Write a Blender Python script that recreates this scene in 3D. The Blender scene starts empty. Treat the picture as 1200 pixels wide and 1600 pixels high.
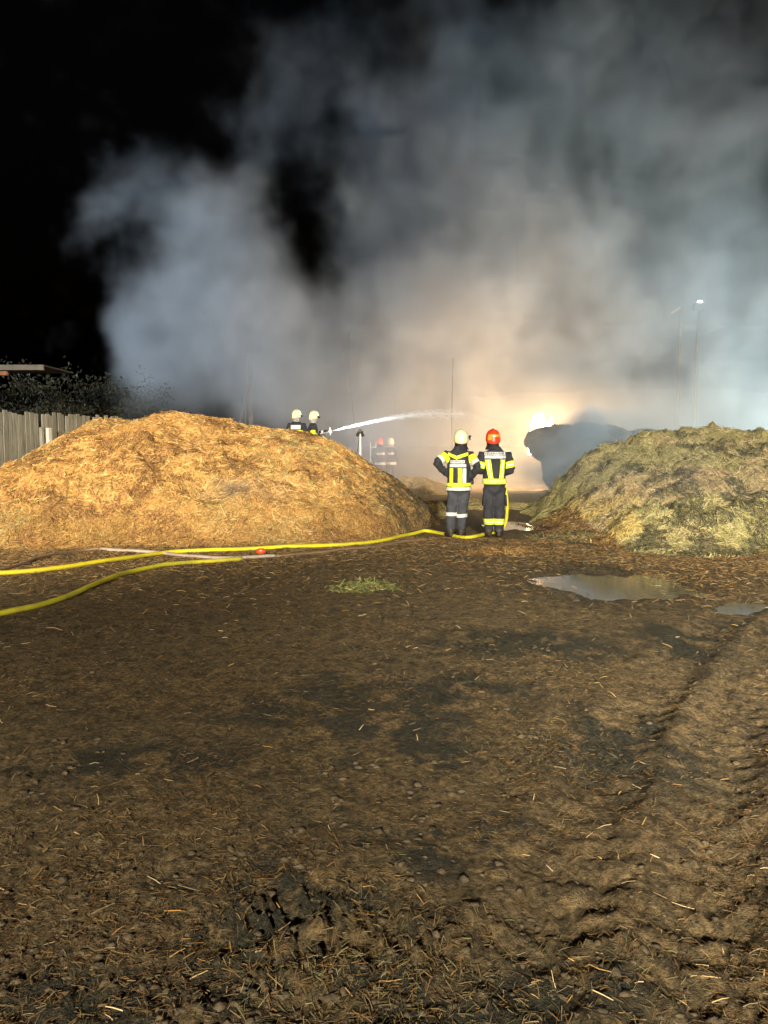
import bpy, bmesh, math, random
import numpy as np
from mathutils import Vector, Matrix, Euler
from mathutils.bvhtree import BVHTree

random.seed(7)
rng = np.random.default_rng(7)
PI = math.pi
S = bpy.context.scene
C = S.collection

# ------------------------------------------------------------------ camera
F_PX = 1209.0
PITCH = -4.97
CAM_Z = 1.6
cam_d = bpy.data.cameras.new('camera')
cam_d.sensor_fit = 'VERTICAL'
cam_d.sensor_height = 24
cam_d.lens = 24 * F_PX / 1600
cam_d.clip_start = 0.05
cam_d.clip_end = 2000
cam = bpy.data.objects.new('camera', cam_d)
C.objects.link(cam)
cam.location = (0, 0, CAM_Z)
cam.rotation_euler = (math.radians(90 + PITCH), 0, 0)
S.camera = cam

# ------------------------------------------------------------------ world, night sky
W = bpy.data.worlds.new('World')
S.world = W
W.use_nodes = True
wn = W.node_tree
bg = wn.nodes['Background']
sky = wn.nodes.new('ShaderNodeTexSky')
sky.sky_type = 'NISHITA'
sky.sun_disc = False
sky.sun_elevation = math.radians(-4)
sky.sun_rotation = math.radians(200)
wn.links.new(sky.outputs[0], bg.inputs['Color'])
bg.inputs['Strength'].default_value = 0.06

# ------------------------------------------------------------------ lamps of the place, and two added fills
def spot(name, loc, target, power, color, angle, blend, size):
    d = bpy.data.lights.new(name, 'SPOT')
    d.energy = power
    d.color = color
    d.spot_size = math.radians(angle)
    d.spot_blend = blend
    d.shadow_soft_size = size
    o = bpy.data.objects.new(name, d)
    C.objects.link(o)
    o.location = loc
    o.rotation_euler = (Vector(target) - Vector(loc)).to_track_quat('-Z', 'Y').to_euler()
    return o

def point(name, loc, power, color, size):
    d = bpy.data.lights.new(name, 'POINT')
    d.energy = power
    d.color = color
    d.shadow_soft_size = size
    o = bpy.data.objects.new(name, d)
    C.objects.link(o)
    o.location = loc
    return o

# floodlights on the fire engine parked behind the photographer, then an added fill
spot('engine_floodlight', (-9.5, -6.0, 6.2), (-5.8, 18.0, 4.3), 47000, (1.0, 0.83, 0.60), 50, 0.9, 0.25)
spot('engine_work_light', (3.0, -7.0, 4.2), (8.5, 17.0, 2.4), 28000, (1.0, 0.90, 0.72), 72, 1.0, 0.25)
spot('ground_fill_light', (-1.5, -9.0, 5.0), (0.5, 9.0, 0.0), 12300, (1.0, 0.88, 0.68), 120, 1.0, 0.3)  # added lamp, brightens the foreground mud evenly
# floodlights at the scene of the fire, with an added fill from the side
spot('scene_floodlight', (-0.64, 21.05, 1.98), (-1.6, 30.0, 8.0), 1200, (0.74, 0.86, 1.0), 140, 0.9, 0.2)
spot('smoke_side_fill', (-25.0, 25.0, 6.5), (0.0, 33.0, 9.0), 14000, (0.86, 0.95, 1.0), 62, 0.8, 0.3)  # added out of frame to light the plume's left side
spot('yard_floodlight', (16.6, 27.2, 4.2), (10.5, 31.0, 4.6), 7800, (0.94, 1.0, 0.80), 165, 0.5, 0.4)
point('fire_glow', (6.1, 29.9, 2.05), 4700, (1.0, 0.48, 0.17), 0.45)

# ------------------------------------------------------------------ render
S.view_settings.view_transform = 'Standard'
S.view_settings.look = 'None'
S.view_settings.exposure = 0.0
S.view_settings.gamma = 1.0
S.view_settings.use_curve_mapping = False
S.render.engine = 'CYCLES'
cy = S.cycles
cy.use_denoising = True
cy.use_adaptive_sampling = True
cy.adaptive_threshold = 0.03
cy.max_bounces = 4
cy.diffuse_bounces = 2
cy.glossy_bounces = 2
cy.transmission_bounces = 2
cy.volume_bounces = 2
cy.transparent_max_bounces = 6
cy.volume_step_rate = 2.0
cy.volume_max_steps = 256
cy.sample_clamp_indirect = 4.0
cy.caustics_reflective = False
cy.caustics_refractive = False

# ------------------------------------------------------------------ pixel -> place helpers (photo pixels, 1200 x 1600)
_p = math.radians(PITCH)
FWD = Vector((0, math.cos(_p), math.sin(_p)))
UPV = Vector((0, -math.sin(_p), math.cos(_p)))
def ray(px, py):
    return FWD + Vector((1, 0, 0)) * ((px - 600) / F_PX) + UPV * (-(py - 800) / F_PX)
def at(px, py, Y):
    d = ray(px, py)
    return Vector((0, 0, CAM_Z)) + d * (Y / d.y)
def gd(px, py, z=0.0):
    d = ray(px, py)
    return Vector((0, 0, CAM_Z)) + d * ((z - CAM_Z) / d.z)

# ------------------------------------------------------------------ numpy noise
def _hash(ix, iy, seed):
    h = (ix.astype(np.int64) * 374761393 + iy.astype(np.int64) * 668265263 + seed * 1442695041) & 0x7fffffff
    h = ((h ^ (h >> 13)) * 1274126177) & 0x7fffffff
    h = h ^ (h >> 16)
    return (h & 0xffff) / 65535.0
def vnoise(x, y, seed=0):
    ix = np.floor(x); iy = np.floor(y)
    fx = x - ix; fy = y - iy
    fx = fx * fx * fx * (fx * (fx * 6 - 15) + 10); fy = fy * fy * fy * (fy * (fy * 6 - 15) + 10)
    a = _hash(ix, iy, seed); b = _hash(ix + 1, iy, seed)
    c = _hash(ix, iy + 1, seed); d = _hash(ix + 1, iy + 1, seed)
    return (a * (1 - fx) + b * fx) * (1 - fy) + (c * (1 - fx) + d * fx) * fy
def fbm(x, y, scale, octaves=4, seed=0, gain=0.5):
    t = np.zeros_like(x); amp = 1.0; tot = 0
    for k in range(octaves):
        ca, sa = math.cos(k * 1.3), math.sin(k * 1.3)
        t += amp * vnoise((x * ca - y * sa) / scale + 17.3 * k, (x * sa + y * ca) / scale - 9.1 * k, seed + k)
        tot += amp; amp *= gain; scale *= 0.5
    return t / tot
def sstep(a, b, x):
    t = np.clip((x - a) / (b - a), 0, 1)
    return t * t * (3 - 2 * t)

# ------------------------------------------------------------------ object helpers
def link(o, parent=None):
    C.objects.link(o)
    if parent is not None:
        o.parent = parent
    return o
def tag(o, label=None, cat=None, group=None, kind=None):
    if label: o['label'] = label
    if cat: o['category'] = cat
    if group: o['group'] = group
    if kind: o['kind'] = kind
    return o
def empty(name, loc=(0, 0, 0), rz=0.0):
    o = bpy.data.objects.new(name, None)
    o.empty_display_size = 0.2
    link(o)
    o.location = loc
    o.rotation_euler = (0, 0, rz)
    return o
def np_mesh(name, verts, faces, mat=None, smooth=True, colors=None):
    verts = np.asarray(verts, dtype=np.float32); faces = np.asarray(faces, dtype=np.int32)
    me = bpy.data.meshes.new(name)
    n, k = faces.shape
    me.vertices.add(len(verts)); me.vertices.foreach_set('co', verts.ravel())
    me.loops.add(n * k); me.loops.foreach_set('vertex_index', faces.ravel())
    me.polygons.add(n); me.polygons.foreach_set('loop_start', np.arange(0, n * k, k, dtype=np.int32))
    me.update(calc_edges=True)
    if smooth:
        me.polygons.foreach_set('use_smooth', np.ones(n, dtype=bool))
    if colors is not None:
        ca = me.color_attributes.new('tint', 'FLOAT_COLOR', 'POINT')
        ca.data.foreach_set('color', np.asarray(colors, dtype=np.float32).ravel())
    if mat: me.materials.append(mat)
    return me
def bm_obj(name, bm, mat, parent=None, smooth=True):
    me = bpy.data.meshes.new(name)
    bm.normal_update(); bm.to_mesh(me); bm.free()
    for p in me.polygons: p.use_smooth = smooth
    for m in (mat if isinstance(mat, (list, tuple)) else [mat]): me.materials.append(m)
    return link(bpy.data.objects.new(name, me), parent)
def bm_box(bm, c, s, rot=None, bev=0.0):
    M = Matrix.Translation(c) @ (rot.to_matrix().to_4x4() if rot else Matrix()) @ Matrix.Diagonal((s[0], s[1], s[2], 1))
    r = bmesh.ops.create_cube(bm, size=1.0, matrix=M)
    if bev > 0:
        es = set(e for v in r['verts'] for e in v.link_edges)
        bmesh.ops.bevel(bm, geom=list(es), offset=bev, segments=1, affect='EDGES')
def bm_tube(bm, pts, radii, seg=12, flat=1.0, cap=True, upref=None):
    pts = [Vector(p) for p in pts]
    if not hasattr(radii, '__len__'): radii = [radii] * len(pts)
    rings = []
    prev = None
    for i, p in enumerate(pts):
        t = (pts[min(i + 1, len(pts) - 1)] - pts[max(i - 1, 0)]).normalized()
        if prev is None:
            ref = Vector(upref) if upref else (Vector((0, 0, 1)) if abs(t.z) < 0.9 else Vector((1, 0, 0)))
        else:
            ref = prev
        a = t.cross(ref).normalized(); b = a.cross(t).normalized(); prev = b
        r = radii[i]
        ra, rb = (r if isinstance(r, (int, float)) else r[0]), (r * flat if isinstance(r, (int, float)) else r[1])
        rings.append([bm.verts.new(p + a * (ra * math.cos(2 * PI * k / seg)) + b * (rb * math.sin(2 * PI * k / seg))) for k in range(seg)])
    for i in range(len(rings) - 1):
        for k in range(seg):
            bm.faces.new((rings[i][k], rings[i][(k + 1) % seg], rings[i + 1][(k + 1) % seg], rings[i + 1][k]))
    if cap:
        bm.faces.new(list(reversed(rings[0]))); bm.faces.new(rings[-1])
def bm_rings(bm, rings_def, seg=16):
    """horizontal ellipse rings: (z, cx, cy, rx, ry)"""
    rings = []
    for z, cx, cy_, rx, ry in rings_def:
        rings.append([bm.verts.new((cx + rx * math.cos(2 * PI * k / seg), cy_ + ry * math.sin(2 * PI * k / seg), z)) for k in range(seg)])
    for i in range(len(rings) - 1):
        for k in range(seg):
            bm.faces.new((rings[i][k], rings[i][(k + 1) % seg], rings[i + 1][(k + 1) % seg], rings[i + 1][k]))
    bm.faces.new(list(reversed(rings[0]))); bm.faces.new(rings[-1])
def catmull(pts, n=8):
    P = [Vector(p) for p in pts]; P = [P[0] * 2 - P[1]] + P + [P[-1] * 2 - P[-2]]
    out = []
    for i in range(1, len(P) - 2):
        for k in range(n):
            t = k / n
            a, b, c, d = P[i - 1], P[i], P[i + 1], P[i + 2]
            out.append(0.5 * ((2 * b) + (c - a) * t + (2 * a - 5 * b + 4 * c - d) * t * t + (3 * b - a - 3 * c + d) * t ** 3))
    out.append(P[-2])
    return out

# ------------------------------------------------------------------ material helpers
class NT:
    def __init__(s, tree): s.t = tree
    def n(s, typ, **kw):
        nd = s.t.nodes.new(typ)
        for k, v in kw.items(): setattr(nd, k, v)
        return nd
    def l(s, a, b): s.t.links.new(a, b)
    def math(s, op, a, b=None, clamp=False):
        nd = s.n('ShaderNodeMath', operation=op, use_clamp=clamp)
        for i, v in enumerate((a, b)):
            if v is None: continue
            if hasattr(v, 'links'): s.l(v, nd.inputs[i])
            else: nd.inputs[i].default_value = v
        return nd.outputs[0]
    def noise(s, vec, scale, detail=4, rough=0.55, dist=0.0):
        nd = s.n('ShaderNodeTexNoise')
        nd.inputs['Scale'].default_value = scale; nd.inputs['Detail'].default_value = detail
        nd.inputs['Roughness'].default_value = rough; nd.inputs['Distortion'].default_value = dist
        if vec is not None: s.l(vec, nd.inputs['Vector'])
        return nd
    def ramp(s, fac, stops):
        nd = s.n('ShaderNodeValToRGB')
        el = nd.color_ramp.elements
        while len(el) < len(stops): el.new(0.5)
        for e, (p, c) in zip(el, stops):
            e.position = p; e.color = (c[0], c[1], c[2], 1) if hasattr(c, '__len__') else (c, c, c, 1)
        s.l(fac, nd.inputs[0])
        return nd.outputs[0]
    def mix(s, fac, a, b, mode='MIX'):
        nd = s.n('ShaderNodeMix', data_type='RGBA', blend_type=mode)
        for i, v in ((0, fac), (6, a), (7, b)):
            if hasattr(v, 'links'): s.l(v, nd.inputs[i])
            elif i == 0: nd.inputs[0].default_value = v
            else: nd.inputs[i].default_value = (v[0], v[1], v[2], 1)
        return nd.outputs[2]
    def bump(s, h, strength=0.5, dist=0.02):
        nd = s.n('ShaderNodeBump')
        nd.inputs['Strength'].default_value = strength; nd.inputs['Distance'].default_value = dist
        s.l(h, nd.inputs['Height'])
        return nd.outputs[0]
def new_mat(name):
    m = bpy.data.materials.new(name); m.use_nodes = True
    return m, NT(m.node_tree), m.node_tree.nodes['Principled BSDF']
def setc(b, k, v):
    b.inputs[k].default_value = (v[0], v[1], v[2], 1) if hasattr(v, '__len__') else v
def mat_cloth(name, col, col2=None, rough=0.85, scale=14, bump=0.4, metal=0.0, dist=0.01):
    m, t, b = new_mat(name)
    tc = t.n('ShaderNodeTexCoord')
    n1 = t.noise(tc.outputs['Object'], scale, 5, 0.6)
    c2 = col2 or tuple(c * 0.6 for c in col)
    t.l(t.ramp(n1.outputs['Fac'], [(0.3, c2), (0.62, col)]), b.inputs['Base Color'])
    n2 = t.noise(tc.outputs['Object'], scale * 0.7, 3, 0.5, 0.6)
    t.l(t.bump(n2.outputs['Fac'], bump, dist), b.inputs['Normal'])
    setc(b, 'Roughness', rough); setc(b, 'Metallic', metal)
    return m
def mat_tint(name, rough=0.75, gen_var=0.25):
    """colour comes from each strand's own colour attribute"""
    m, t, b = new_mat(name)
    a = t.n('ShaderNodeAttribute', attribute_name='tint')
    t.l(a.outputs['Color'], b.inputs['Base Color'])
    setc(b, 'Roughness', rough)
    b.inputs['Specular IOR Level'].default_value = 0.3
    return m

M_STRAND = mat_tint('straw_strand')

# ------------------------------------------------------------------ GROUND
PUD = [  # centre x, y, radius x, radius y, depth
    (gd(948, 910).x, gd(948, 910).y, 0.86, 1.15, 0.060),
    (gd(1165, 950).x, gd(1165, 950).y, 0.30, 0.20, 0.018),
    (gd(812, 757).x, gd(812, 757).y, 1.3, 3.0, 0.06),
    (gd(797, 819).x, gd(797, 819).y, 0.55, 0.75, 0.05),
]
RUT_A = [gd(1196, 925), gd(1120, 975), gd(1050, 1040), gd(985, 1130), gd(920, 1260), gd(860, 1420), gd(800, 1600)]
RUT_B = [gd(1290, 935), gd(1230, 985), gd(1180, 1060), gd(1140, 1150), gd(1110, 1280), gd(1090, 1430), gd(1080, 1620)]
def rut(x, y, pts, width):
    d = np.full_like(x, 1e9); s = np.zeros_like(x); acc = 0.0
    P = catmull(pts, 6)
    for a, b in zip(P[:-1], P[1:]):
        ax, ay, bx, by = a.x, a.y, b.x, b.y
        L = math.hypot(bx - ax, by - ay)
        t = np.clip(((x - ax) * (bx - ax) + (y - ay) * (by - ay)) / (L * L), 0, 1)
        dd = np.hypot(x - ax - t * (bx - ax), y - ay - t * (by - ay))
        m = dd < d
        d = np.where(m, dd, d); s = np.where(m, acc + t * L, s)
        acc += L
    prof = np.exp(-(d / width) ** 4)
    lug = 0.5 + 0.5 * np.sin(s * 2 * PI / 0.17 + np.where(d < 1e8, d, 0) * 14)
    return -0.028 * prof + 0.019 * prof * (lug - 0.5) + 0.014 * np.exp(-((d - width * 1.25) / (width * .4)) ** 2)
CHURN = [(500, 1430, .32, .26, .06), (620, 1500, .2, .2, .05), (400, 1460, .2, .2, .05), (150, 1540, .35, .16, .045), (800, 1180, .3, .4, .035), (760, 1080, .5, .4, .03)]
def ground_h(x, y, fine=True):
    h = 0.05 * (fbm(x, y, 3.2, 3, 11) - 0.5) + 0.035 * (fbm(x, y, 0.8, 3, 21) - 0.5)
    if fine:
        r = np.hypot(x, y)
        rough = 0.35 + 0.65 * sstep(0.42, 0.62, fbm(x, y, 1.1, 3, 5)) + 0.6 * sstep(4.2, 2.2, r)
        fade = sstep(30, 14, r)
        h = h + fade * rough * (0.060 * (fbm(x, y, 0.17, 5, 31, .62) - 0.5) + 0.018 * (np.abs(fbm(x, y, 0.07, 2, 41) - .5) * 2))
        m = (y > 1) & (y < 9)
        if m.any():
            hh = np.zeros_like(h)
            q = fbm(x[m], y[m], 0.5, 2, 77)
            hh[m] = (rut(x[m], y[m], RUT_A, 0.2) + rut(x[m], y[m], RUT_B, 0.2)) * (0.4 + 0.9 * q)
            h = h + hh
    if fine:
        for (px, py, sx_, sy_, am) in CHURN:
            c = gd(px, py)
            g = np.exp(-(((x - c.x) / sx_) ** 2 + ((y - c.y) / sy_) ** 2))
            m = g > .02
            if m.any():
                xm, ym = x[m], y[m]
                q = np.zeros_like(h)
                q[m] = am * g[m] * (np.abs(fbm(xm * 1.3, ym, .10, 4, 881, .6) - .5) * 2.6 - .55 + .5 * (fbm(xm, ym, .05, 2, 887) - .5))
                h = h + q
    for cx, cy_, rx, ry, dp in PUD:
        wob = 0.75 * (fbm(x, y, 0.7, 5, 61, .62) - 0.5)
        d = np.hypot((x - cx) / rx, (y - cy_) / ry) + wob * 2.0
        k = sstep(1.35, 0.75, d)
        h = h * (1 - 0.35 * k) - dp * k
    return h

ang = np.concatenate([np.radians(np.linspace(-42, 42, 590)), np.radians(np.linspace(42, 318, 56)[1:-1])])
rad = np.concatenate([[0.25, 0.5, 0.8], np.geomspace(1.05, 16, 360), np.geomspace(16, 45, 70)[1:], np.geomspace(45, 700, 16)[1:]])
nA, nR = len(ang), len(rad)
RR, AA = np.meshgrid(rad, ang, indexing='ij')
gx = RR * np.sin(AA); gy = RR * np.cos(AA)
gz = ground_h(gx, gy)
gv = np.stack([gx.ravel(), gy.ravel(), gz.ravel()], 1)
i, j = np.meshgrid(np.arange(nR - 1), np.arange(nA), indexing='ij')
j2 = (j + 1) % nA
gf = np.stack([i * nA + j, i * nA + j2, (i + 1) * nA + j2, (i + 1) * nA + j], -1).reshape(-1, 4)[:, ::-1]
gv = np.vstack([gv, [[0, 0, 0]]])
tri_c = len(gv) - 1

mg, t, b = new_mat('trampled_mud')
geo = t.n('ShaderNodeNewGeometry')
pos = geo.outputs['Position']
big = t.noise(pos, 0.55, 4, 0.6, 0.4)
mid = t.noise(pos, 3.2, 6, 0.65, 0.3)
fin = t.noise(pos, 34, 6, 0.7)
grit = t.noise(pos, 150, 3, 0.7)
mp = t.n('ShaderNodeMapping'); mp.inputs['Scale'].default_value = (1, 1, 1)
t.l(pos, mp.inputs['Vector'])
base = t.ramp(fin.outputs['Fac'], [(0.32, (0.032, 0.024, 0.012)), (0.45, (0.128, 0.093, 0.046)), (0.57, (0.205, 0.150, 0.077)), (0.70, (0.33, 0.25, 0.13))])
hayc = t.ramp(fin.outputs['Fac'], [(0.34, (0.025, 0.021, 0.010)), (0.5, (0.15, 0.11, 0.05)), (0.66, (0.38, 0.27, 0.12))])
base = t.mix(t.ramp(mid.outputs['Fac'], [(0.52, 0.0), (0.68, 0.8)]), base, hayc)
mot = t.noise(pos, 9.0, 5, 0.7, 0.4)
base = t.mix(1.0, base, t.ramp(mot.outputs['Fac'], [(0.34, (.38, .38, .40)), (0.5, (1, 1, 1)), (0.66, (1.55, 1.45, 1.3))]), 'MULTIPLY')
wet = t.math('MULTIPLY', t.ramp(big.outputs['Fac'], [(0.50, 0.0), (0.60, 1.0)]), t.ramp(mid.outputs['Fac'], [(0.42, 0.0), (0.56, 1.0)]))
at_ = t.n('ShaderNodeAttribute', attribute_name='tint')
wet = t.math('MAXIMUM', t.math('MULTIPLY', wet, .35), at_.outputs['Fac'])
base = t.mix(t.math('MULTIPLY', wet, 0.85), base, t.ramp(fin.outputs['Fac'], [(.35, (0.012, 0.016, 0.013)), (.55, (0.035, 0.040, 0.030)), (.7, (.075, .075, .05))]))
t.l(base, b.inputs['Base Color'])
t.l(t.ramp(wet, [(0.0, 0.82), (1.0, 0.5)]), b.inputs['Roughness'])
b.inputs['Specular IOR Level'].default_value = 0.35
hh = t.math('ADD', t.math('MULTIPLY', fin.outputs['Fac'], 1.0), t.math('MULTIPLY', grit.outputs['Fac'], 0.3))
t.l(t.bump(hh, 1.0, 0.034), b.inputs['Normal'])
M_MUD = mg

DARKP = [(395, 1420, .16, .30), (350, 1470, .12, .14), (610, 1510, .16, .2), (480, 1395, .2, .12), (640, 1330, .22, .16), (560, 1080, .35, .35), (700, 1085, .4, .35), (600, 1120, .4, .3), (820, 1010, .6, .35), (780, 1300, .14, .12),
         (960, 1170, .3, .4), (970, 1130, .2, .2), (640, 1180, .3, .2), (1130, 985, .5, .3), (1060, 1000, .25, .5), (240, 1190, .4, .2), (720, 1590, .2, .1), (90, 1560, .3, .1), (870, 1540, .2, .12), (300, 1600, .25, .1), (420, 1110, .3, .2)]
wetv = np.zeros(len(gv))
for (px, py, rx, ry) in DARKP:
    c = gd(px, py); wetv = np.maximum(wetv, np.exp(-(((gv[:, 0] - c.x) / (rx * 1.3)) ** 2 + ((gv[:, 1] - c.y) / (ry * 1.3)) ** 2)))
wetv = wetv * sstep(.42, .50, fbm(gv[:, 0], gv[:, 1], .20, 5, 821, .66)) 
near_p = np.zeros(len(gv))
for cx, cy_, rx, ry, dp in PUD:
    near_p = np.maximum(near_p, sstep(2.0, .9, np.hypot((gv[:, 0] - cx) / rx, (gv[:, 1] - cy_) / ry)) * .7)
wetv = np.clip(wetv * 1.7 + near_p * .8, 0, 1)
wc = np.stack([wetv, wetv, wetv, np.ones(len(gv))], 1)
me = np_mesh('ground', gv, gf, mg, True, wc)
ground = link(bpy.data.objects.new('ground', me))
tag(ground, kind='structure')

# puddle water
mw, t, b = new_mat('puddle_water')
tc = t.n('ShaderNodeNewGeometry')
setc(b, 'Base Color', (0.075, 0.065, 0.05)); setc(b, 'Roughness', 0.09)
b.inputs['IOR'].default_value = 1.6
b.inputs['Specular IOR Level'].default_value = 0.9
nz = t.noise(tc.outputs['Position'], 5, 3)
t.l(t.bump(nz.outputs['Fac'], 0.10, 0.01), b.inputs['Normal'])
for (cx, cy_, rx, ry, dp) in PUD:
    bm = bmesh.new()
    ring = [bm.verts.new((cx + rx * 1.5 * math.cos(2 * PI * k / 48), cy_ + ry * 1.5 * math.sin(2 * PI * k / 48), -dp * 0.60)) for k in range(48)]
    bm.faces.new(ring)
    tag(bm_obj('puddle', bm, mw), kind='structure')

# ------------------------------------------------------------------ STRANDS (straw, hay)
PAL_STRAW = np.array([(0.74, 0.43, 0.12), (0.66, 0.36, 0.09), (0.82, 0.54, 0.19), (0.50, 0.25, 0.06), (0.70, 0.41, 0.11), (0.38, 0.20, 0.06)])
PAL_STRAW = np.minimum(PAL_STRAW * np.array([1.0, 1.07, 1.35]), .9)
PAL_GREEN = np.array([(0.44, 0.40, 0.15), (0.52, 0.48, 0.21), (0.34, 0.34, 0.13), (0.58, 0.49, 0.24), (0.26, 0.26, 0.11), (0.64, 0.54, 0.30)])
PAL_TAN = np.array([(0.62, 0.47, 0.26), (0.54, 0.40, 0.20), (0.70, 0.54, 0.30), (0.44, 0.32, 0.17), (0.58, 0.46, 0.27)])
PAL_DARK = np.array([(0.06, 0.06, 0.04), (0.10, 0.08, 0.05), (0.05, 0.06, 0.045), (0.15, 0.10, 0.05)])
PAL_BROWN = np.array([(0.28, 0.15, 0.06), (0.22, 0.12, 0.05), (0.36, 0.20, 0.08), (0.14, 0.08, 0.04)])
def pick(pal, n):
    c = pal[rng.integers(0, len(pal), n)] * rng.uniform(0.7, 1.15, (n, 1))
    return c
def strands(name, P, N, col, length=(0.08, 0.22), width=0.006, lift=0.25, mat=None, parent=None, dirbias=None):
    """thin bent blades lying on a surface: P points, N normals, col n x 3"""
    n = len(P)
    R = rng.normal(size=(n, 3))
    if dirbias is not None: R = R + dirbias
    T = R - N * np.sum(R * N, 1, keepdims=True)
    T /= np.linalg.norm(T, axis=1, keepdims=True) + 1e-9
    el = rng.uniform(-0.15, 1.0, (n, 1)) ** 3 * lift * 2
    D = T + N * el; D /= np.linalg.norm(D, axis=1, keepdims=True)
    Wd = np.cross(D, N + 0.7 * rng.normal(size=(n, 3))); Wd /= np.linalg.norm(Wd, axis=1, keepdims=True) + 1e-9
    L = rng.uniform(length[0], length[1], (n, 1)) * rng.uniform(0.6, 1.0, (n, 1))
    w = width * rng.uniform(0.6, 1.3, (n, 1))
    bend = rng.normal(size=(n, 3)) * 0.035 * L
    off = N * 0.004
    a = P - D * L * 0.5 + off; m = P + bend + off + N * 0.03 * L; c = P + D * L * 0.5 + off
    V = np.stack([a - Wd * w / 2, a + Wd * w / 2, m - Wd * w / 2, m + Wd * w / 2, c - Wd * w / 3, c + Wd * w / 3], 1).reshape(-1, 3)
    k = np.arange(n)[:, None] * 6
    Fq = np.concatenate([k + np.array([[0, 1, 3, 2]]), k + np.array([[2, 3, 5, 4]])], 0)
    cc = np.repeat(np.concatenate([col, np.ones((n, 1))], 1), 6, axis=0)
    me = np_mesh(name, V, Fq, mat or M_STRAND, True, cc)
    o = link(bpy.data.objects.new(name, me), parent)
    o['kind'] = 'stuff'
    return o

# ------------------------------------------------------------------ HEAPS
def heap_arrays(hfun, x0, x1, y0, y1, step):
    xs = np.arange(x0, x1, step); ys = np.arange(y0, y1, step)
    X, Y = np.meshgrid(xs, ys)
    Z, mask = hfun(X, Y)
    V = np.stack([X.ravel(), Y.ravel(), Z.ravel()], 1)
    ny, nx = X.shape
    i, j = np.meshgrid(np.arange(ny - 1), np.arange(nx - 1), indexing='ij')
    Fq = np.stack([i * nx + j, i * nx + j + 1, (i + 1) * nx + j + 1, (i + 1) * nx + j], -1).reshape(-1, 4)
    keep = mask.ravel()[Fq].any(1)
    Fq = Fq[keep]
    used = np.unique(Fq)
    remap = -np.ones(len(V), dtype=int); remap[used] = np.arange(len(used))
    V = V[used]; Fq = remap[Fq]
    jx = fbm(V[:, 0], V[:, 1], 0.3, 2, 91) - .5; jy = fbm(V[:, 0], V[:, 1], 0.3, 2, 95) - .5
    sc = sstep(0.05, 0.5, V[:, 2])
    V[:, 0] += 0.16 * jx * sc; V[:, 1] += 0.16 * jy * sc
    return V, Fq
def sample_surface(V, Fq, n, front_only=True):
    A = V[Fq[:, 0]]; B = V[Fq[:, 1]]; Cc = V[Fq[:, 2]]; D = V[Fq[:, 3]]
    Nn = np.cross(Cc - A, D - B); ar = np.linalg.norm(Nn, axis=1); Nn = Nn / (ar[:, None] + 1e-9)
    cen = (A + Cc) / 2
    vis = np.sum(Nn * (np.array([0, 0, CAM_Z]) - cen), 1) > -3.0 if front_only else np.ones(len(Fq), bool)
    w = ar * vis / (np.linalg.norm(cen, axis=1) ** 1.2)
    idx = rng.choice(len(Fq), n, p=w / w.sum())
    u = rng.random((n, 1)); v = rng.random((n, 1))
    P = (A[idx] * (1 - u) + B[idx] * u) * (1 - v) + (D[idx] * (1 - u) + Cc[idx] * u) * v
    return P, Nn[idx]

def fibre_material(name, cols, patch, patch2=None, s1=0.6, bstr=1.0):
    """cols: fine fibre colours dark->light; patch: (colour dark, colour light) of a second kind of hay in blotches"""
    m, t, b = new_mat(name)
    g = t.n('ShaderNodeNewGeometry'); pos = g.outputs['Position']
    w = t.noise(pos, 2.2, 2, 0.5)
    mp = t.n('ShaderNodeMapping'); mp.inputs['Scale'].default_value = (1.0, 1.0, 2.6)
    vadd = t.n('ShaderNodeVectorMath', operation='ADD')
    vs = t.n('ShaderNodeVectorMath', operation='SCALE'); vs.inputs['Scale'].default_value = 0.9
    t.l(w.outputs['Color'], vs.inputs[0]); t.l(pos, vadd.inputs[0]); t.l(vs.outputs[0], vadd.inputs[1]); t.l(vadd.outputs[0], mp.inputs[0])
    f1 = t.noise(mp.outputs[0], 22, 6, 0.72)
    f2 = t.noise(pos, s1, 5, 0.6, 0.5)
    f3 = t.noise(pos, s1 * 4.5, 4, 0.6, 0.3)
    c1 = t.ramp(f1.outputs['Fac'], [(0.28, cols[0]), (0.48, cols[1]), (0.72, cols[2])])
    c2 = t.ramp(f1.outputs['Fac'], [(0.28, patch[0]), (0.52, patch[1]), (0.75, patch[2])])
    mixf = t.ramp(f2.outputs['Fac'], [(0.47, 0.0), (0.60, 1.0)])
    c = t.mix(mixf, c1, c2)
    if patch2 is not None:
        c = t.mix(t.ramp(f3.outputs['Fac'], [(0.60, 0.0), (0.70, 0.85)]), c, patch2)
    t.l(c, b.inputs['Base Color'])
    setc(b, 'Roughness', 0.9); b.inputs['Specular IOR Level'].default_value = 0.15
    t.l(t.bump(f1.outputs['Fac'], bstr, 0.04), b.inputs['Normal'])
    return m

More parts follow.
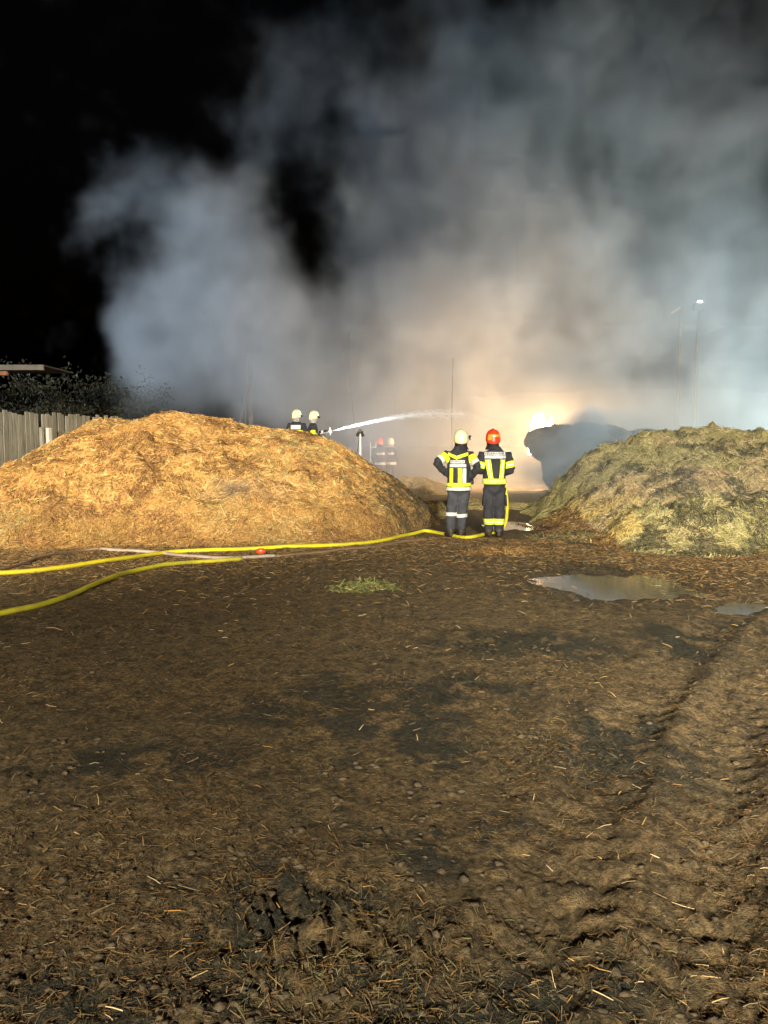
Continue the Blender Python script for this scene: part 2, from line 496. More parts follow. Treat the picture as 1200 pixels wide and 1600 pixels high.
# --- big straw heap
YR_L = 15.6
sil = [(-420, 900), (-300, 860), (-150, 812), (0, 744), (30, 728), (62, 706), (100, 686), (150, 660), (180, 661), (212, 664), (240, 652), (266, 648), (300, 651),
       (345, 655), (370, 664), (420, 666), (462, 670), (500, 679), (530, 695), (560, 714), (600, 742), (640, 770), (668, 797), (694, 828), (720, 838)]
LX = np.array([at(p, q, YR_L).x for p, q in sil]); LZ = np.array([max(at(p, q, YR_L).z, -0.25) for p, q in sil])
LZ[0] = -0.3; LZ[-1] = -0.25
foot = [(-500, 892), (-150, 868), (0, 864), (120, 859), (200, 857), (300, 857), (400, 856), (500, 853), (600, 840), (690, 818), (760, 810)]
FX = np.array([gd(p, q).x for p, q in foot]); FY = np.array([gd(p, q).y for p, q in foot])
def heap_left(X, Y):
    yf = np.interp(X, FX, FY)
    wy = YR_L + 0.35 * (fbm(X, X * 0 + 3, 1.7, 2, 3) - 0.5)
    H = np.interp(X + 0.25 * (fbm(X, Y, 0.8, 2, 8) - .5), LX, LZ)
    H = np.maximum(H, -0.25)
    tf = np.clip((Y - yf) / (wy - yf), 0, 1)
    tb = np.clip((Y - wy) / 7.6, 0, 1)
    front = 1 - (1 - tf) ** 1.3
    front = front * (0.10 + 0.90 * sstep(0, .24, tf))
    back = 1 - 0.54 * sstep(0, 0.75, tb) - .46 * sstep(.78, 1, tb)
    bk = sstep(-1.3, -.3, X); back = back * (1 - bk) + (1 - sstep(0, .5, tb)) * bk
    prof = np.where(Y < wy, front, back)
    lump = 0.46 * (fbm(X, Y, 1.5, 4, 51) - 0.5) + 0.17 * (fbm(X, Y, .38, 3, 52) - 0.5) + 0.06 * (fbm(X, Y, 0.09, 2, 53) - .5)
    # a slump on the front and a few hollows
    lump += -0.20 * np.exp(-(((X + 3.1) / 0.55) ** 2 + ((Y - 13.2) / 0.45) ** 2)) + 0.16 * np.exp(-(((X + 3.25) / 0.35) ** 2 + ((Y - 12.6) / 0.35) ** 2))
    lump += -0.16 * np.exp(-(((X + 1.2) / 0.30) ** 2 + ((Y - 13.4) / 0.30) ** 2))
    amp = np.clip(H, 0, 1.2) * sstep(0.05, 0.40, tf) * (1 - tb * .5)
    amp = amp * np.where(np.abs(Y - wy) < 1.2, 0.45 + 0.55 * np.abs(Y - wy) / 1.2, 1.0)
    Z = H * prof + lump * amp + 0.02 * (fbm(X, Y, .1, 2, 54) - .5)
    Z = np.where(tf <= 0, -0.12, Z) - 0.02 * (tf < 0.02)
    return Z, (Z > -0.12) & (Y > yf - 0.05)
V, Fq = heap_arrays(heap_left, -11.5, 1.7, 10.8, 23.6, 0.045)
LV, LF = V, Fq
M_STRAW = fibre_material('straw', [(0.20, 0.11, 0.035), (0.58, 0.34, 0.11), (0.82, 0.54, 0.22)],
                         [(0.14, 0.085, 0.025), (0.44, 0.29, 0.10), (0.66, 0.47, 0.18)], (0.26, 0.20, 0.07))
straw_heap = link(bpy.data.objects.new('straw_heap', np_mesh('straw_heap', V, Fq, M_STRAW)))
tag(straw_heap, 'big golden orange straw heap in front of the plank fence, yellow hoses along its foot', 'straw heap')
P, N = sample_surface(V, Fq, 120000)
nf = fbm(P[:, 0], P[:, 1], 1.6, 4, 201); up = sstep(1.2, 2.2, P[:, 2]) * sstep(-3.6, -1.4, P[:, 0])
gsel = rng.random(len(P)) < np.clip(sstep(.5, .62, nf) * 0.3 + 0.85 * up * sstep(.38, .56, nf), 0, 1)
dsel = rng.random(len(P)) < sstep(.59, .63, fbm(P[:, 0], P[:, 1] + P[:, 2], .5, 4, 207)) * .85
# right flank: dirty straw, its shade put into dark strand colours
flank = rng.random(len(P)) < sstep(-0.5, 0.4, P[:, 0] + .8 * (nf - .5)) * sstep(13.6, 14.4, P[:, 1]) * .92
col = pick(PAL_STRAW, len(P))
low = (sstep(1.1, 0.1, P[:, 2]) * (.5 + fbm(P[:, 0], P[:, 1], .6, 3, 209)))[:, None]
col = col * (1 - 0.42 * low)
col[gsel] = pick(PAL_GREEN, gsel.sum()) * .80
col[dsel] = pick(PAL_BROWN, dsel.sum())
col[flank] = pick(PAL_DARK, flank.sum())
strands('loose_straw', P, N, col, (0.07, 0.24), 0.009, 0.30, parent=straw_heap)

# --- hay / silage heap on the right
YR_R = 16.5
silr = [(800, 830), (826, 818), (846, 796), (866, 782), (878, 760), (902, 738), (930, 709), (960, 692), (1000, 676), (1050, 667), (1092, 664), (1130, 671), (1172, 675), (1210, 684), (1320, 692), (1480, 745), (1600, 820)]
RX = np.array([at(p, q, YR_R).x for p, q in silr]); RZ = np.array([at(p, q, YR_R).z for p, q in silr])
RZ[0] = -0.25; RZ[1] = 0.0; RZ[-1] = -0.3
footr = [(790, 812), (830, 822), (880, 842), (940, 852), (1000, 866), (1100, 872), (1250, 866), (1500, 850)]
RFX = np.array([gd(p, q).x for p, q in footr]); RFY = np.array([gd(p, q).y for p, q in footr])
def heap_right(X, Y):
    yf = np.interp(X, RFX, RFY)
    H = np.interp(X - .10 + 0.45 * (fbm(X, Y, 1.0, 3, 18) - .5), RX, RZ) * .95
    H = np.maximum(H, -0.25)
    tf = np.clip((Y - yf) / (YR_R - yf), 0, 1); tb = np.clip((Y - YR_R) / 4.5, 0, 1)
    front = 0.12 * sstep(0, 0.12, tf) + 0.88 * sstep(0.05, 1.1, tf) / sstep(0.05, 1.1, np.array(1.0))
    front = 0.6 * front + 0.4 * tf ** 1.4
    prof = np.where(Y < YR_R, front, 1 - sstep(0, 1, tb))
    bil = np.abs(fbm(X, Y, .55, 3, 151) - .5) * 2
    lump = 0.46 * (fbm(X, Y, 1.3, 4, 155) - 0.52) + 0.26 * (0.4 - bil) + 0.30 * (fbm(X, Y, .24, 4, 157, .6) - .5)
    # steep broken face on its left flank
    fx = at(868, 800, 15).x
    # lower dark bank across the front on the right
    bx = at(1090, 820, 12.5).x
    bank = 0.42 * np.exp(-((Y - 12.35) / 0.62) ** 2) * sstep(bx - 1.7, bx - .6, X) * (0.55 + 0.9 * fbm(X, Y, .5, 3, 161))
    amp = np.clip(H, 0, 1.1) * sstep(0, .3, tf)
    Z = H * prof * (1 - 0.0) + lump * amp + bank * sstep(0, .2, tf)
    Z = np.where(tf <= 0, -0.12, Z)
    return Z, (Z > -0.12) & (Y > yf - .05)
V, Fq = heap_arrays(heap_right, 1.6, 13.0, 10.6, 21.2, 0.045)
RV, RF = V, Fq
M_HAY = fibre_material('hay', [(0.14, 0.12, 0.05), (0.42, 0.36, 0.15), (0.66, 0.56, 0.27)],
                       [(0.18, 0.12, 0.055), (0.52, 0.38, 0.19), (0.72, 0.56, 0.32)], (0.08, 0.075, 0.045), 0.7, 1.0)
hay_heap = link(bpy.data.objects.new('hay_heap', np_mesh('hay_heap', V, Fq, M_HAY)))
tag(hay_heap, 'ragged greenish hay heap behind the large puddle, wrapped in thin smoke', 'hay heap')
P, N = sample_surface(V, Fq, 110000)
nf = fbm(P[:, 0], P[:, 1], 1.5, 4, 301)
col = pick(PAL_GREEN, len(P))
tsel = rng.random(len(P)) < .05 + .9 * sstep(.47, .53, nf + 0.04 * (P[:, 0] - 6))
col[tsel] = pick(PAL_TAN, tsel.sum())
dk = sstep(.57, .60, fbm(P[:, 0], P[:, 1] + P[:, 2], .45, 4, 305)) * .9
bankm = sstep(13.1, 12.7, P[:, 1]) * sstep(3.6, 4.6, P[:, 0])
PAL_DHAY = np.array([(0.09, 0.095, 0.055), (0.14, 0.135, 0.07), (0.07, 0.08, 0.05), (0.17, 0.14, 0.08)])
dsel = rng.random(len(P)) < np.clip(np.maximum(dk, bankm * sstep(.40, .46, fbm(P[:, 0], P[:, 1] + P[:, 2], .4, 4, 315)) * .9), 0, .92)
col[dsel] = pick(PAL_DHAY, dsel.sum())
# bright yellow straw layer low on the left
yn = fbm(P[:, 0], P[:, 1] + P[:, 2], .7, 3, 333) - .5
ysel = (~(bankm > .5)) & (rng.random(len(P)) < np.clip(.5 + 3 * yn, 0, .9)) & (P[:, 0] > 3.0) & (P[:, 0] + 3 * yn < 4.9) & (P[:, 2] + yn > .26) & (P[:, 2] + 1.2 * yn < .74) & (P[:, 1] < 15.8)
col[ysel] = pick(np.array([(0.72, 0.50, 0.16), (0.62, 0.50, 0.16), (0.74, 0.60, 0.28)]), ysel.sum())
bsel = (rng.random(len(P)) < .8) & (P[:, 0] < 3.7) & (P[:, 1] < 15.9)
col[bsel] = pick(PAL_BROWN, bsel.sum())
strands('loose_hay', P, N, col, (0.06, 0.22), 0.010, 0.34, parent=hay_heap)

# --- small heap between the two, farther back
def small_heap(name, label, cx, cy_, rx, ry, h, seed, mat, pal, n):
    def f(X, Y):
        d = np.hypot((X - cx) / rx, (Y - cy_) / ry) + 0.35 * (fbm(X, Y, .8, 3, seed) - .5)
        Z = h * (1 - sstep(0, 1, d)) * (0.7 + .6 * fbm(X, Y, .5, 3, seed + 3)) + 0.08 * (fbm(X, Y, .15, 3, seed + 5) - .5) - 0.06
        return Z, d < 1.05
    V, Fq = heap_arrays(f, cx - rx * 1.3, cx + rx * 1.3, cy_ - ry * 1.3, cy_ + ry * 1.3, 0.05)
    o = link(bpy.data.objects.new(name, np_mesh(name, V, Fq, mat)))
    P, N = sample_surface(V, Fq, n)
    strands('loose_straw', P, N, pick(pal, n) * .8, (0.08, 0.25), 0.010, 0.35, parent=o)
    tag(o, label, 'straw heap')
    return o
c = gd(650, 768)
small_heap('straw_mound', 'low pale straw mound seen past the right end of the big straw heap', c.x, c.y - .5, 1.9, 1.6, .62, 401, M_STRAW, PAL_TAN, 9000)
c = gd(695, 806)
small_heap('hay_mound', 'dark low hay mound at the left firefighter\'s legs', c.x - .35, c.y + .4, 1.0, 1.3, .36, 411, M_HAY, np.vstack([PAL_BROWN, PAL_GREEN[:3]]), 7000)
c = gd(740, 790)
small_heap('hay_swath', 'flat green yellow spread of hay behind the two standing firefighters', c.x, c.y, 2.0, 2.2, .20, 421, M_HAY, np.vstack([PAL_GREEN, PAL_TAN]), 9000)
c = gd(785, 862)
small_heap('straw_swath', 'flat orange straw spread on the mud in front of the two firefighters', c.x, c.y - .1, 1.0, .65, .11, 431, M_STRAW, np.vstack([PAL_STRAW * .7, PAL_BROWN]), 6000)
c = gd(572, 921)
small_heap('grass_clump', 'small clump of green yellow grass lying alone on the mud', c.x - .05, c.y, .72, .46, .13, 441, M_HAY, np.vstack([PAL_GREEN * np.array([.42, .50, .33]), PAL_GREEN * np.array([.7, .82, .5]), PAL_DARK, PAL_TAN * .5]), 5000)
c = gd(860, 838)
small_heap('hay_bank', 'low dark green hay bank between the right firefighter and the puddle', c.x + .5, c.y - .2, 1.5, .9, .16, 451, M_HAY, np.vstack([PAL_GREEN * .7, PAL_DARK, PAL_BROWN]), 7000)

# ------------------------------------------------------------------ SMOKE (one density field, evaluated to a grid)
# puffs: photo x, photo y, distance, radius in photo px, depth radius in m, weight
PUFFS = [
    # drifting plume on the left
    (225, 275, 30, 105, 3.0, .66), (330, 300, 30, 115, 3.0, .74), (150, 300, 30, 80, 2.4, .42), (150, 390, 30, 90, 2.6, .50), (400, 300, 30, 75, 2.6, .75), (395, 380, 30, 95, 3.0, .9), (420, 470, 31, 110, 3.2, .9), (280, 390, 30, 130, 3.2, .80), (350, 470, 30, 130, 3.4, .9),
    (270, 520, 30, 110, 3.2, .95), (235, 600, 30, 75, 2.8, .8), (330, 600, 30, 150, 3.6, 1.1), (450, 560, 31, 130, 4.0, 1.1), (500, 630, 31, 160, 4.0, 1.1), (430, 210, 32, 100, 3.0, .30), (500, 180, 33, 110, 3., .30),
    (545, 330, 32, 85, 3., .8), (555, 440, 32, 95, 3.4, .95), (500, 420, 33, 60, 3., .42), (440, 130, 33, 130, 3., .50), (420, 260, 33, 80, 3., .45), (480, 40, 34, 110, 3., .44), (600, 100, 34, 150, 3.4, .74), (620, 190, 33, 90, 3., .7), (200, 500, 30, 70, 2.6, .55), (120, 330, 30, 70, 2.4, .34),
    # main column leaning right
    (600, 560, 33, 150, 4.5, 1.1), (620, 420, 33, 120, 4.0, 1.1), (600, 300, 33, 110, 3.4, .9), (560, 220, 33, 80, 3., .6), (700, 480, 33, 160, 4.5, 1.2), (690, 300, 33, 140, 4.0, 1.2),
    (770, 200, 34, 140, 4.0, 1.1), (740, 90, 34, 120, 3.6, 1.0), (850, 60, 34, 130, 4.0, 1.0), (820, 380, 34, 180, 5.0, 1.0), (700, 640, 34, 170, 4.0, 1.0), (850, 560, 36, 190, 5.0, 1.1),
    (930, 250, 35, 170, 5.0, .8), (980, 110, 36, 170, 5.0, .7), (1000, 420, 35, 150, 4.5, .9), (1060, 560, 36, 180, 4.6, 1.1), (1180, 520, 35, 170, 4.5, 1.2), (1140, 380, 35, 150, 4.0, 1.0),
    (1060, 260, 35, 150, 4.5, .9), (1150, 180, 35, 170, 5.0, .9), (1180, 40, 36, 190, 5.0, .8), (1300, 300, 36, 240, 5.0, .9), (1320, 560, 36, 220, 5.0, 1.0), (1000, -80, 36, 240, 5.0, .7), (700, -60, 35, 150, 4.0, .8),
    (900, 690, 37, 200, 4.0, 1.0), (1150, 690, 37, 200, 4.0, 1.0),
]
DMIN = Vector((-16.5, 11.0, -0.05)); DMAX = Vector((27.0, 43.0, 29.0)); VOX = 0.19
def build_smoke():
    ng = bpy.data.node_groups.new('smoke_field', 'GeometryNodeTree')
    ng.interface.new_socket('Geometry', in_out='INPUT', socket_type='NodeSocketGeometry')
    ng.interface.new_socket('Geometry', in_out='OUTPUT', socket_type='NodeSocketGeometry')
    t = NT(ng)
    out = t.n('NodeGroupOutput')
    pos = t.n('GeometryNodeInputPosition').outputs[0]
    def vm(op, a, b=None, scale=None):
        nd = t.n('ShaderNodeVectorMath', operation=op)
        for i, v in enumerate((a, b)):
            if v is None: continue
            if hasattr(v, 'links'): t.l(v, nd.inputs[i])
            else: nd.inputs[i].default_value = v
        if scale is not None: nd.inputs['Scale'].default_value = scale
        return nd.outputs['Value'] if op in ('LENGTH', 'DOT_PRODUCT') else nd.outputs['Vector']
    def smooth(v, a, b, lo=0.0, hi=1.0):
        nd = t.n('ShaderNodeMapRange', interpolation_type='SMOOTHSTEP')
        nd.inputs['From Min'].default_value = a; nd.inputs['From Max'].default_value = b
        nd.inputs['To Min'].default_value = lo; nd.inputs['To Max'].default_value = hi
        t.l(v, nd.inputs['Value'])
        return nd.outputs[0]
    def sum_puffs(p, lst):
        tot = None
        for (c, r, w) in lst:
            q = vm('MULTIPLY', vm('SUBTRACT', p, c), (1 / r[0], 1 / r[1], 1 / r[2]))
            v = smooth(vm('LENGTH', q), 1.15, 0.0, 0.0, w)
            tot = v if tot is None else t.math('ADD', tot, v)
        return tot
    wn1 = t.noise(pos, 0.16, 2, 0.5).outputs['Color']
    wn2 = t.noise(pos, 0.55, 3, 0.55).outputs['Color']
    warp = vm('ADD', vm('SCALE', vm('SUBTRACT', wn1, (.5, .5, .5)), None, 4.2), vm('SCALE', vm('SUBTRACT', wn2, (.5, .5, .5)), None, 1.7))
    wp = vm('ADD', pos, warp)
    lst = []
    for (px, py, Y, r, ry, w) in PUFFS:
        c = at(px, py, Y); R = r / F_PX * Y
        lst.append((c, (R, ry, R), w))
    B = t.math('MINIMUM', sum_puffs(wp, lst), 1.25)
    N = t.noise(vm('ADD', vm('MULTIPLY', pos, (1, 1, .8)), vm('SCALE', warp, None, .5)), 0.30, 7, 0.62).outputs['Fac']
    D = t.math('ADD', t.math('SUBTRACT', B, 0.34), t.math('MULTIPLY', t.math('SUBTRACT', N, 0.5), 2.1))
    N2 = t.noise(vm('ADD', pos, vm('SCALE', warp, None, .8)), 0.95, 4, 0.6).outputs['Fac']
    D = t.math('ADD', D, t.math('MULTIPLY', t.math('SUBTRACT', N2, 0.5), 1.1))
    D = t.math('MULTIPLY', smooth(D, 0.0, 1.3), SMOKE_GAIN)
    # thin drifting haze near the ground
    sx = t.n('ShaderNodeSeparateXYZ'); t.l(pos, sx.inputs[0])
    lowz = smooth(sx.outputs[2], 5.0, 0.0)
    hx = smooth(sx.outputs[0], -6.5, 1.5)
    hy = smooth(sx.outputs[1], 21.5, 28.0)
    hy2 = smooth(sx.outputs[1], 40.0, 36.0)
    Hn = smooth(t.noise(vm('ADD', pos, warp), 0.22, 4, 0.55).outputs['Fac'], 0.35, 0.68, 0.35, 1.0)
    H = t.math('MULTIPLY', t.math('MULTIPLY', lowz, hx), t.math('MULTIPLY', t.math('MULTIPLY', hy, hy2), t.math('MULTIPLY', Hn, HAZE_GAIN)))
    # wisps: over the straw heap, and in front of the dark bale heap and the hay heap
    wl = []
    for (px, py, Y, rp, ry, rz, w) in WISPS:
        c = at(px, py, Y); wl.append((c, (rp / F_PX * Y, ry, rz / F_PX * Y), w))
    wp2 = vm('ADD', pos, vm('SCALE', vm('SUBTRACT', t.noise(pos, 1.1, 3, 0.55).outputs['Color'], (.5, .5, .5)), None, 1.3))
    Wn = smooth(t.noise(wp2, 1.1, 4, 0.6).outputs['Fac'], 0.32, 0.65)
    Wd = t.math('MULTIPLY', sum_puffs(wp2, wl), Wn)
    D = t.math('ADD', t.math('ADD', D, H), Wd)
    # soft sides of the domain
    ex = smooth(sx.outputs[0], 26.5, 24.5); e2 = smooth(sx.outputs[2], 28.8, 27.0)
    D = t.math('MULTIPLY', t.math('MULTIPLY', D, ex), e2)
    D = t.math('SUBTRACT', D, 0.002)
    D = t.math('MAXIMUM', D, 0.0)
    vc = t.n('GeometryNodeVolumeCube')
    t.l(D, vc.inputs['Density'])
    vc.inputs['Min'].default_value = DMIN; vc.inputs['Max'].default_value = DMAX
    for k, ax in enumerate('XYZ'):
        vc.inputs['Resolution ' + ax].default_value = int((DMAX[k] - DMIN[k]) / VOX)
    sm = t.n('GeometryNodeSetMaterial'); sm.inputs['Material'].default_value = smoke_mat
    t.l(vc.outputs[0], sm.inputs['Geometry']); t.l(sm.outputs[0], out.inputs[0])
    vol = bpy.data.volumes.new('smoke')
    o = link(bpy.data.objects.new('smoke', vol))
    vol.materials.append(smoke_mat)
    md = o.modifiers.new('field', 'NODES'); md.node_group = ng
    tag(o, 'billowing grey smoke rising over the burning hay into the night sky', 'smoke', kind='stuff')
    return o
SMOKE_GAIN = 0.50
HAZE_GAIN = 0.13
WISPS = [  # px, py, Y, rx px, ry m, rz px, density
    (365, 772, 12.9, 60, .6, 22, .85), (440, 765, 13.1, 50, .6, 18, .5), (300, 690, 13.9, 60, .5, 22, .10),
    (885, 705, 22.5, 40, 1.3, 50, 2.0), (915, 672, 23, 34, 1.4, 40, 2.2), (850, 738, 22, 60, 1.3, 26, 1.6), (960, 660, 23.5, 60, 1.4, 34, 1.4),
    (900, 760, 17.0, 80, 1.0, 30, .12), (960, 700, 16.0, 80, .8, 40, .12), (1080, 670, 16.3, 110, .8, 25, .12), (1080, 745, 13.0, 300, 2.2, 110, .13), (900, 740, 14.5, 130, 2.0, 60, .09), (980, 695, 21.5, 210, 3.2, 80, .42), (850, 690, 23, 70, 2, 45, .14), (600, 705, 25.5, 130, 3.0, 80, .16), (760, 720, 25.0, 130, 3.0, 60, .10),
]
smoke_mat = bpy.data.materials.new('smoke'); smoke_mat.use_nodes = True
_t = smoke_mat.node_tree; _t.nodes.clear()
_o = _t.nodes.new('ShaderNodeOutputMaterial'); _v = _t.nodes.new('ShaderNodeVolumePrincipled')
_v.inputs['Color'].default_value = (0.60, 0.70, 0.84, 1)
_v.inputs['Density'].default_value = 1.0
_v.inputs['Anisotropy'].default_value = 0.15
_t.links.new(_v.outputs[0], _o.inputs['Volume'])
smoke = build_smoke()

# ------------------------------------------------------------------ more materials
M_JACKET = mat_cloth('dark_jacket_cloth', (0.030, 0.032, 0.042), (0.016, 0.017, 0.022), 0.85, 9, 0.9, dist=0.03)
M_TROUSER = mat_cloth('grey_trouser_cloth', (0.060, 0.066, 0.082), (0.032, 0.035, 0.045), 0.88, 8, 1.0, dist=0.035)
M_TROUSER2 = mat_cloth('dark_trouser_cloth', (0.036, 0.037, 0.046), (0.018, 0.019, 0.025), 0.88, 8, 1.0, dist=0.035)
M_SKIN = mat_cloth('skin', (0.60, 0.38, 0.27), (0.50, 0.28, 0.2), 0.55, 20, 0.1)
M_BOOT = mat_cloth('boot_leather', (0.022, 0.02, 0.018), (0.06, 0.045, 0.03), 0.6, 18, 0.4)
M_GLOVE = mat_cloth('glove_leather', (0.09, 0.07, 0.06), (0.04, 0.03, 0.03), 0.8, 30, 0.3)
M_YELLOW = mat_cloth('fluorescent_yellow_tape', (0.78, 0.92, 0.03), (0.62, 0.74, 0.03), 0.6, 16, 0.25)
M_SILVER = mat_cloth('silver_reflective_tape', (0.72, 0.73, 0.74), (0.48, 0.49, 0.52), 0.45, 22, 0.3)
M_LETTER = mat_cloth('dark_lettering', (0.05, 0.055, 0.07), (0.035, 0.04, 0.05), 0.7)
M_HELM_W = mat_cloth('luminous_cream_helmet', (0.66, 0.74, 0.48), (0.58, 0.64, 0.42), 0.4, 12, 0.05)
M_HELM_Y = mat_cloth('pale_yellow_helmet', (0.80, 0.78, 0.50), (0.7, 0.67, 0.42), 0.4, 12, 0.05)
M_HELM_R = mat_cloth('red_helmet_shell', (0.80, 0.06, 0.02), (0.62, 0.04, 0.015), 0.35, 12, 0.05)
M_ORANGE = mat_cloth('orange_reflective_sticker', (0.95, 0.42, 0.04), (0.85, 0.30, 0.03), 0.4, 25, 0.1)
M_BLACK = mat_cloth('black_plastic', (0.018, 0.018, 0.02), (0.03, 0.03, 0.03), 0.5, 25, 0.1)
M_COWL_DARK = mat_cloth('dark_neck_cloth', (0.045, 0.045, 0.065), (0.025, 0.025, 0.035), 0.85, 14, 0.6)
M_COWL_PALE = mat_cloth('silvery_neck_cloth', (0.62, 0.62, 0.63), (0.45, 0.45, 0.48), 0.7, 14, 0.5)
M_VISOR = mat_cloth('smoked_visor', (0.10, 0.08, 0.05), (0.05, 0.04, 0.03), 0.12, 5, 0.0)
M_METAL = mat_cloth('worn_alloy', (0.62, 0.62, 0.60), (0.40, 0.40, 0.40), 0.4, 20, 0.1, metal=0.6)
M_PAINTW = mat_cloth('white_painted_steel', (0.78, 0.79, 0.77), (0.62, 0.62, 0.6), 0.5, 12, 0.05)
M_ORANGEH = mat_cloth('orange_hose', (0.75, 0.20, 0.05), (0.5, 0.12, 0.04), 0.7, 12, 0.3)

# ------------------------------------------------------------------ people
def evaluated(o):
    dg = bpy.context.evaluated_depsgraph_get()
    dg.update()
    return bpy.data.meshes.new_from_object(o.evaluated_get(dg))
def remeshed(name, bm, voxel, smooth_it=3):
    me = bpy.data.meshes.new(name + '_raw'); bm.normal_update(); bm.to_mesh(me); bm.free()
    o = bpy.data.objects.new(name, me); C.objects.link(o)
    r = o.modifiers.new('r', 'REMESH'); r.mode = 'VOXEL'; r.voxel_size = voxel
    s = o.modifiers.new('s', 'SMOOTH'); s.iterations = smooth_it; s.factor = 0.5
    m2 = evaluated(o)
    bpy.data.objects.remove(o); bpy.data.meshes.remove(me)
    m2.name = name
    for p in m2.polygons: p.use_smooth = True
    return m2
_glove = None
def glove_mesh():
    """right hand, wrist at origin, fingers towards +Y, thumb on -X, lightly curled down"""
    global _glove
    if _glove: return _glove
    bm = bmesh.new()
    bm_tube(bm, [(0, -.03, 0), (0, .01, 0), (0, .05, 0), (0, .085, -.004), (0, .098, -.006)], [(.034, .026), (.036, .022), (.044, .018), (.045, .016), (.036, .010)], 12)
    for k, (x, L) in enumerate(((-.033, .070), (-.011, .080), (.011, .075), (.032, .058))):
        y0 = .085
        bm_tube(bm, [(x, y0 - .02, -.004), (x, y0 + L * .35, -.006), (x, y0 + L * .68, -.022), (x * .95, y0 + L * .85, -.044)], [.0100, .0098, .0090, .0075], 8)
    bm_tube(bm, [(-.028, .015, -.004), (-.052, .040, -.012), (-.062, .066, -.022), (-.058, .085, -.034)], [.013, .012, .011, .008], 8)
    _glove = remeshed('glove', bm, 0.0055, 1)
    _glove.materials.append(M_GLOVE)
    return _glove
def body_mesh(cfg):
    bm = bmesh.new()
    hx, hy = cfg.get('hip', (0, 0)); sx, sy = cfg.get('sh', (0, 0)); hem = cfg.get('hem', .80)
    hdx, hdy = cfg.get('head', (sx, sy + .02))
    # jacket
    z0, z1 = hem, 1.50
    def L(z):
        k = (z - .85) / .65
        return hx + (sx - hx) * k, hy + (sy - hy) * k
    R = [(hem, .212, .155), (hem + .015, .216, .158), (.98, .200, .150), (1.10, .196, .146), (1.25, .205, .148), (1.38, .212, .142), (1.45, .190, .125), (1.50, .150, .105), (1.54, .105, .09), (1.585, .085, .082)]
    bm_rings(bm, [(z, *L(z), rx, ry) for z, rx, ry in R], 28)
    # trousers
    bm_rings(bm, [(z, *L(z), rx, ry) for z, rx, ry in [(.74, .10, .10), (.80, .178, .128), (.88, .185, .13), (hem + .05, .175, .12)]] if hem < .9 else
             [(z, *L(z), rx, ry) for z, rx, ry in [(.74, .10, .10), (.80, .182, .13), (.90, .186, .132), (hem + .05, .178, .125)]], 20)
    for s, lg in zip((-1, 1), cfg['legs']):
        (hxx, hyy, hz), (kx, ky, kz), (ax, ay, az) = lg
        m1 = ((hxx + kx) / 2, (hyy + ky) / 2, (hz + kz) / 2); m2 = ((kx + ax) / 2, (ky + ay) / 2 - .01, (kz + az) / 2)
        bm_tube(bm, [(hxx, hyy, hz), m1, (kx, ky, kz), m2, (ax, ay, az)], [(.098, .112), (.092, .10), (.078, .084), (.076, .082), (.074, .078)], 16)
        t = cfg.get('toe', (0.06, 0.06))[0 if s < 0 else 1] * s
        bm_tube(bm, [(ax - t * .35, ay - .085, .045), (ax, ay - .03, .055), (ax + t * .6, ay + .08, .045), (ax + t, ay + .15, .035), (ax + t * 1.1, ay + .19, .03)],
                [(.034, .040), (.046, .052), (.048, .040), (.048, .032), (.03, .02)], 12)
        bm_tube(bm, [(ax, ay, .05), (ax, ay, az + .03)], .058, 12)
    # arms
    for (a, e, w) in cfg['arms']:
        a, e, w = Vector(a), Vector(e), Vector(w)
        i0 = a + (Vector((sx, sy, 1.42)) - a) * .45
        m1 = a.lerp(e, .5); m2 = e.lerp(w, .5)
        bm_tube(bm, [i0, a, m1, e], [.078, .080, .076, .066], 14)
        bm_tube(bm, [e + (e - m2).normalized() * .02, e, m2, w], [.05, .066, .064, .052], 14)
    # neck and head
    bm_tube(bm, [(sx, sy, 1.48), (hdx, hdy, 1.62)], .058, 12)
    bm_tube(bm, [(hdx, hdy, 1.60), (hdx, hdy + .005, 1.64), (hdx, hdy, 1.69), (hdx, hdy, 1.75), (hdx, hdy - .005, 1.80), (hdx, hdy - .005, 1.825)],
            [(.045, .055), (.066, .085), (.076, .098), (.078, .100), (.062, .082), (.025, .03)], 16, upref=(0, 1, 0))
    fwd = Matrix.Rotation(cfg.get('head_turn', 0), 3, 'Z')
    def hp(x, y, z): return Vector((hdx, hdy, 0)) + fwd @ Vector((x, y, 0)) + Vector((0, 0, z))
    bm_tube(bm, [hp(0, .085, 1.735), hp(0, .115, 1.700), hp(0, .098, 1.685)], [.010, .016, .012], 8)           # nose
    bm_tube(bm, [hp(-.03, .085, 1.655), hp(0, .098, 1.652), hp(.03, .085, 1.655)], [.006, .011, .006], 8)        # lips
    bm_tube(bm, [hp(0, .06, 1.625), hp(0, .088, 1.620)], [.03, .018], 8)                                         # chin
    for s in (-1, 1):
        bm_tube(bm, [hp(s * .074, .0, 1.67), hp(s * .090, -.006, 1.70), hp(s * .082, 0, 1.73)], [.010, .017, .010], 8)
    me = remeshed('body', bm, cfg.get('voxel', .015), 2)
    for m in (cfg['jacket'], cfg['trousers'], M_SKIN, M_BOOT): me.materials.append(m)
    wr = [Vector(a[2]) for a in cfg['arms']]
    n = len(me.vertices); co = np.empty(n * 3, dtype=np.float32); me.vertices.foreach_get('co', co); co = co.reshape(-1, 3)
    # cloth folds
    dn = 0.017 * (fbm(co[:, 0] * 1.3 + co[:, 1], co[:, 2] * .9 + .45 * co[:, 0], .12, 3, 700 + cfg.get('seed', 0)) - .5) * 2
    nrm = np.empty(n * 3, dtype=np.float32); me.vertices.foreach_get('normal', nrm); nrm = nrm.reshape(-1, 3)
    dn *= (co[:, 2] < 1.56) & (co[:, 2] > .1)
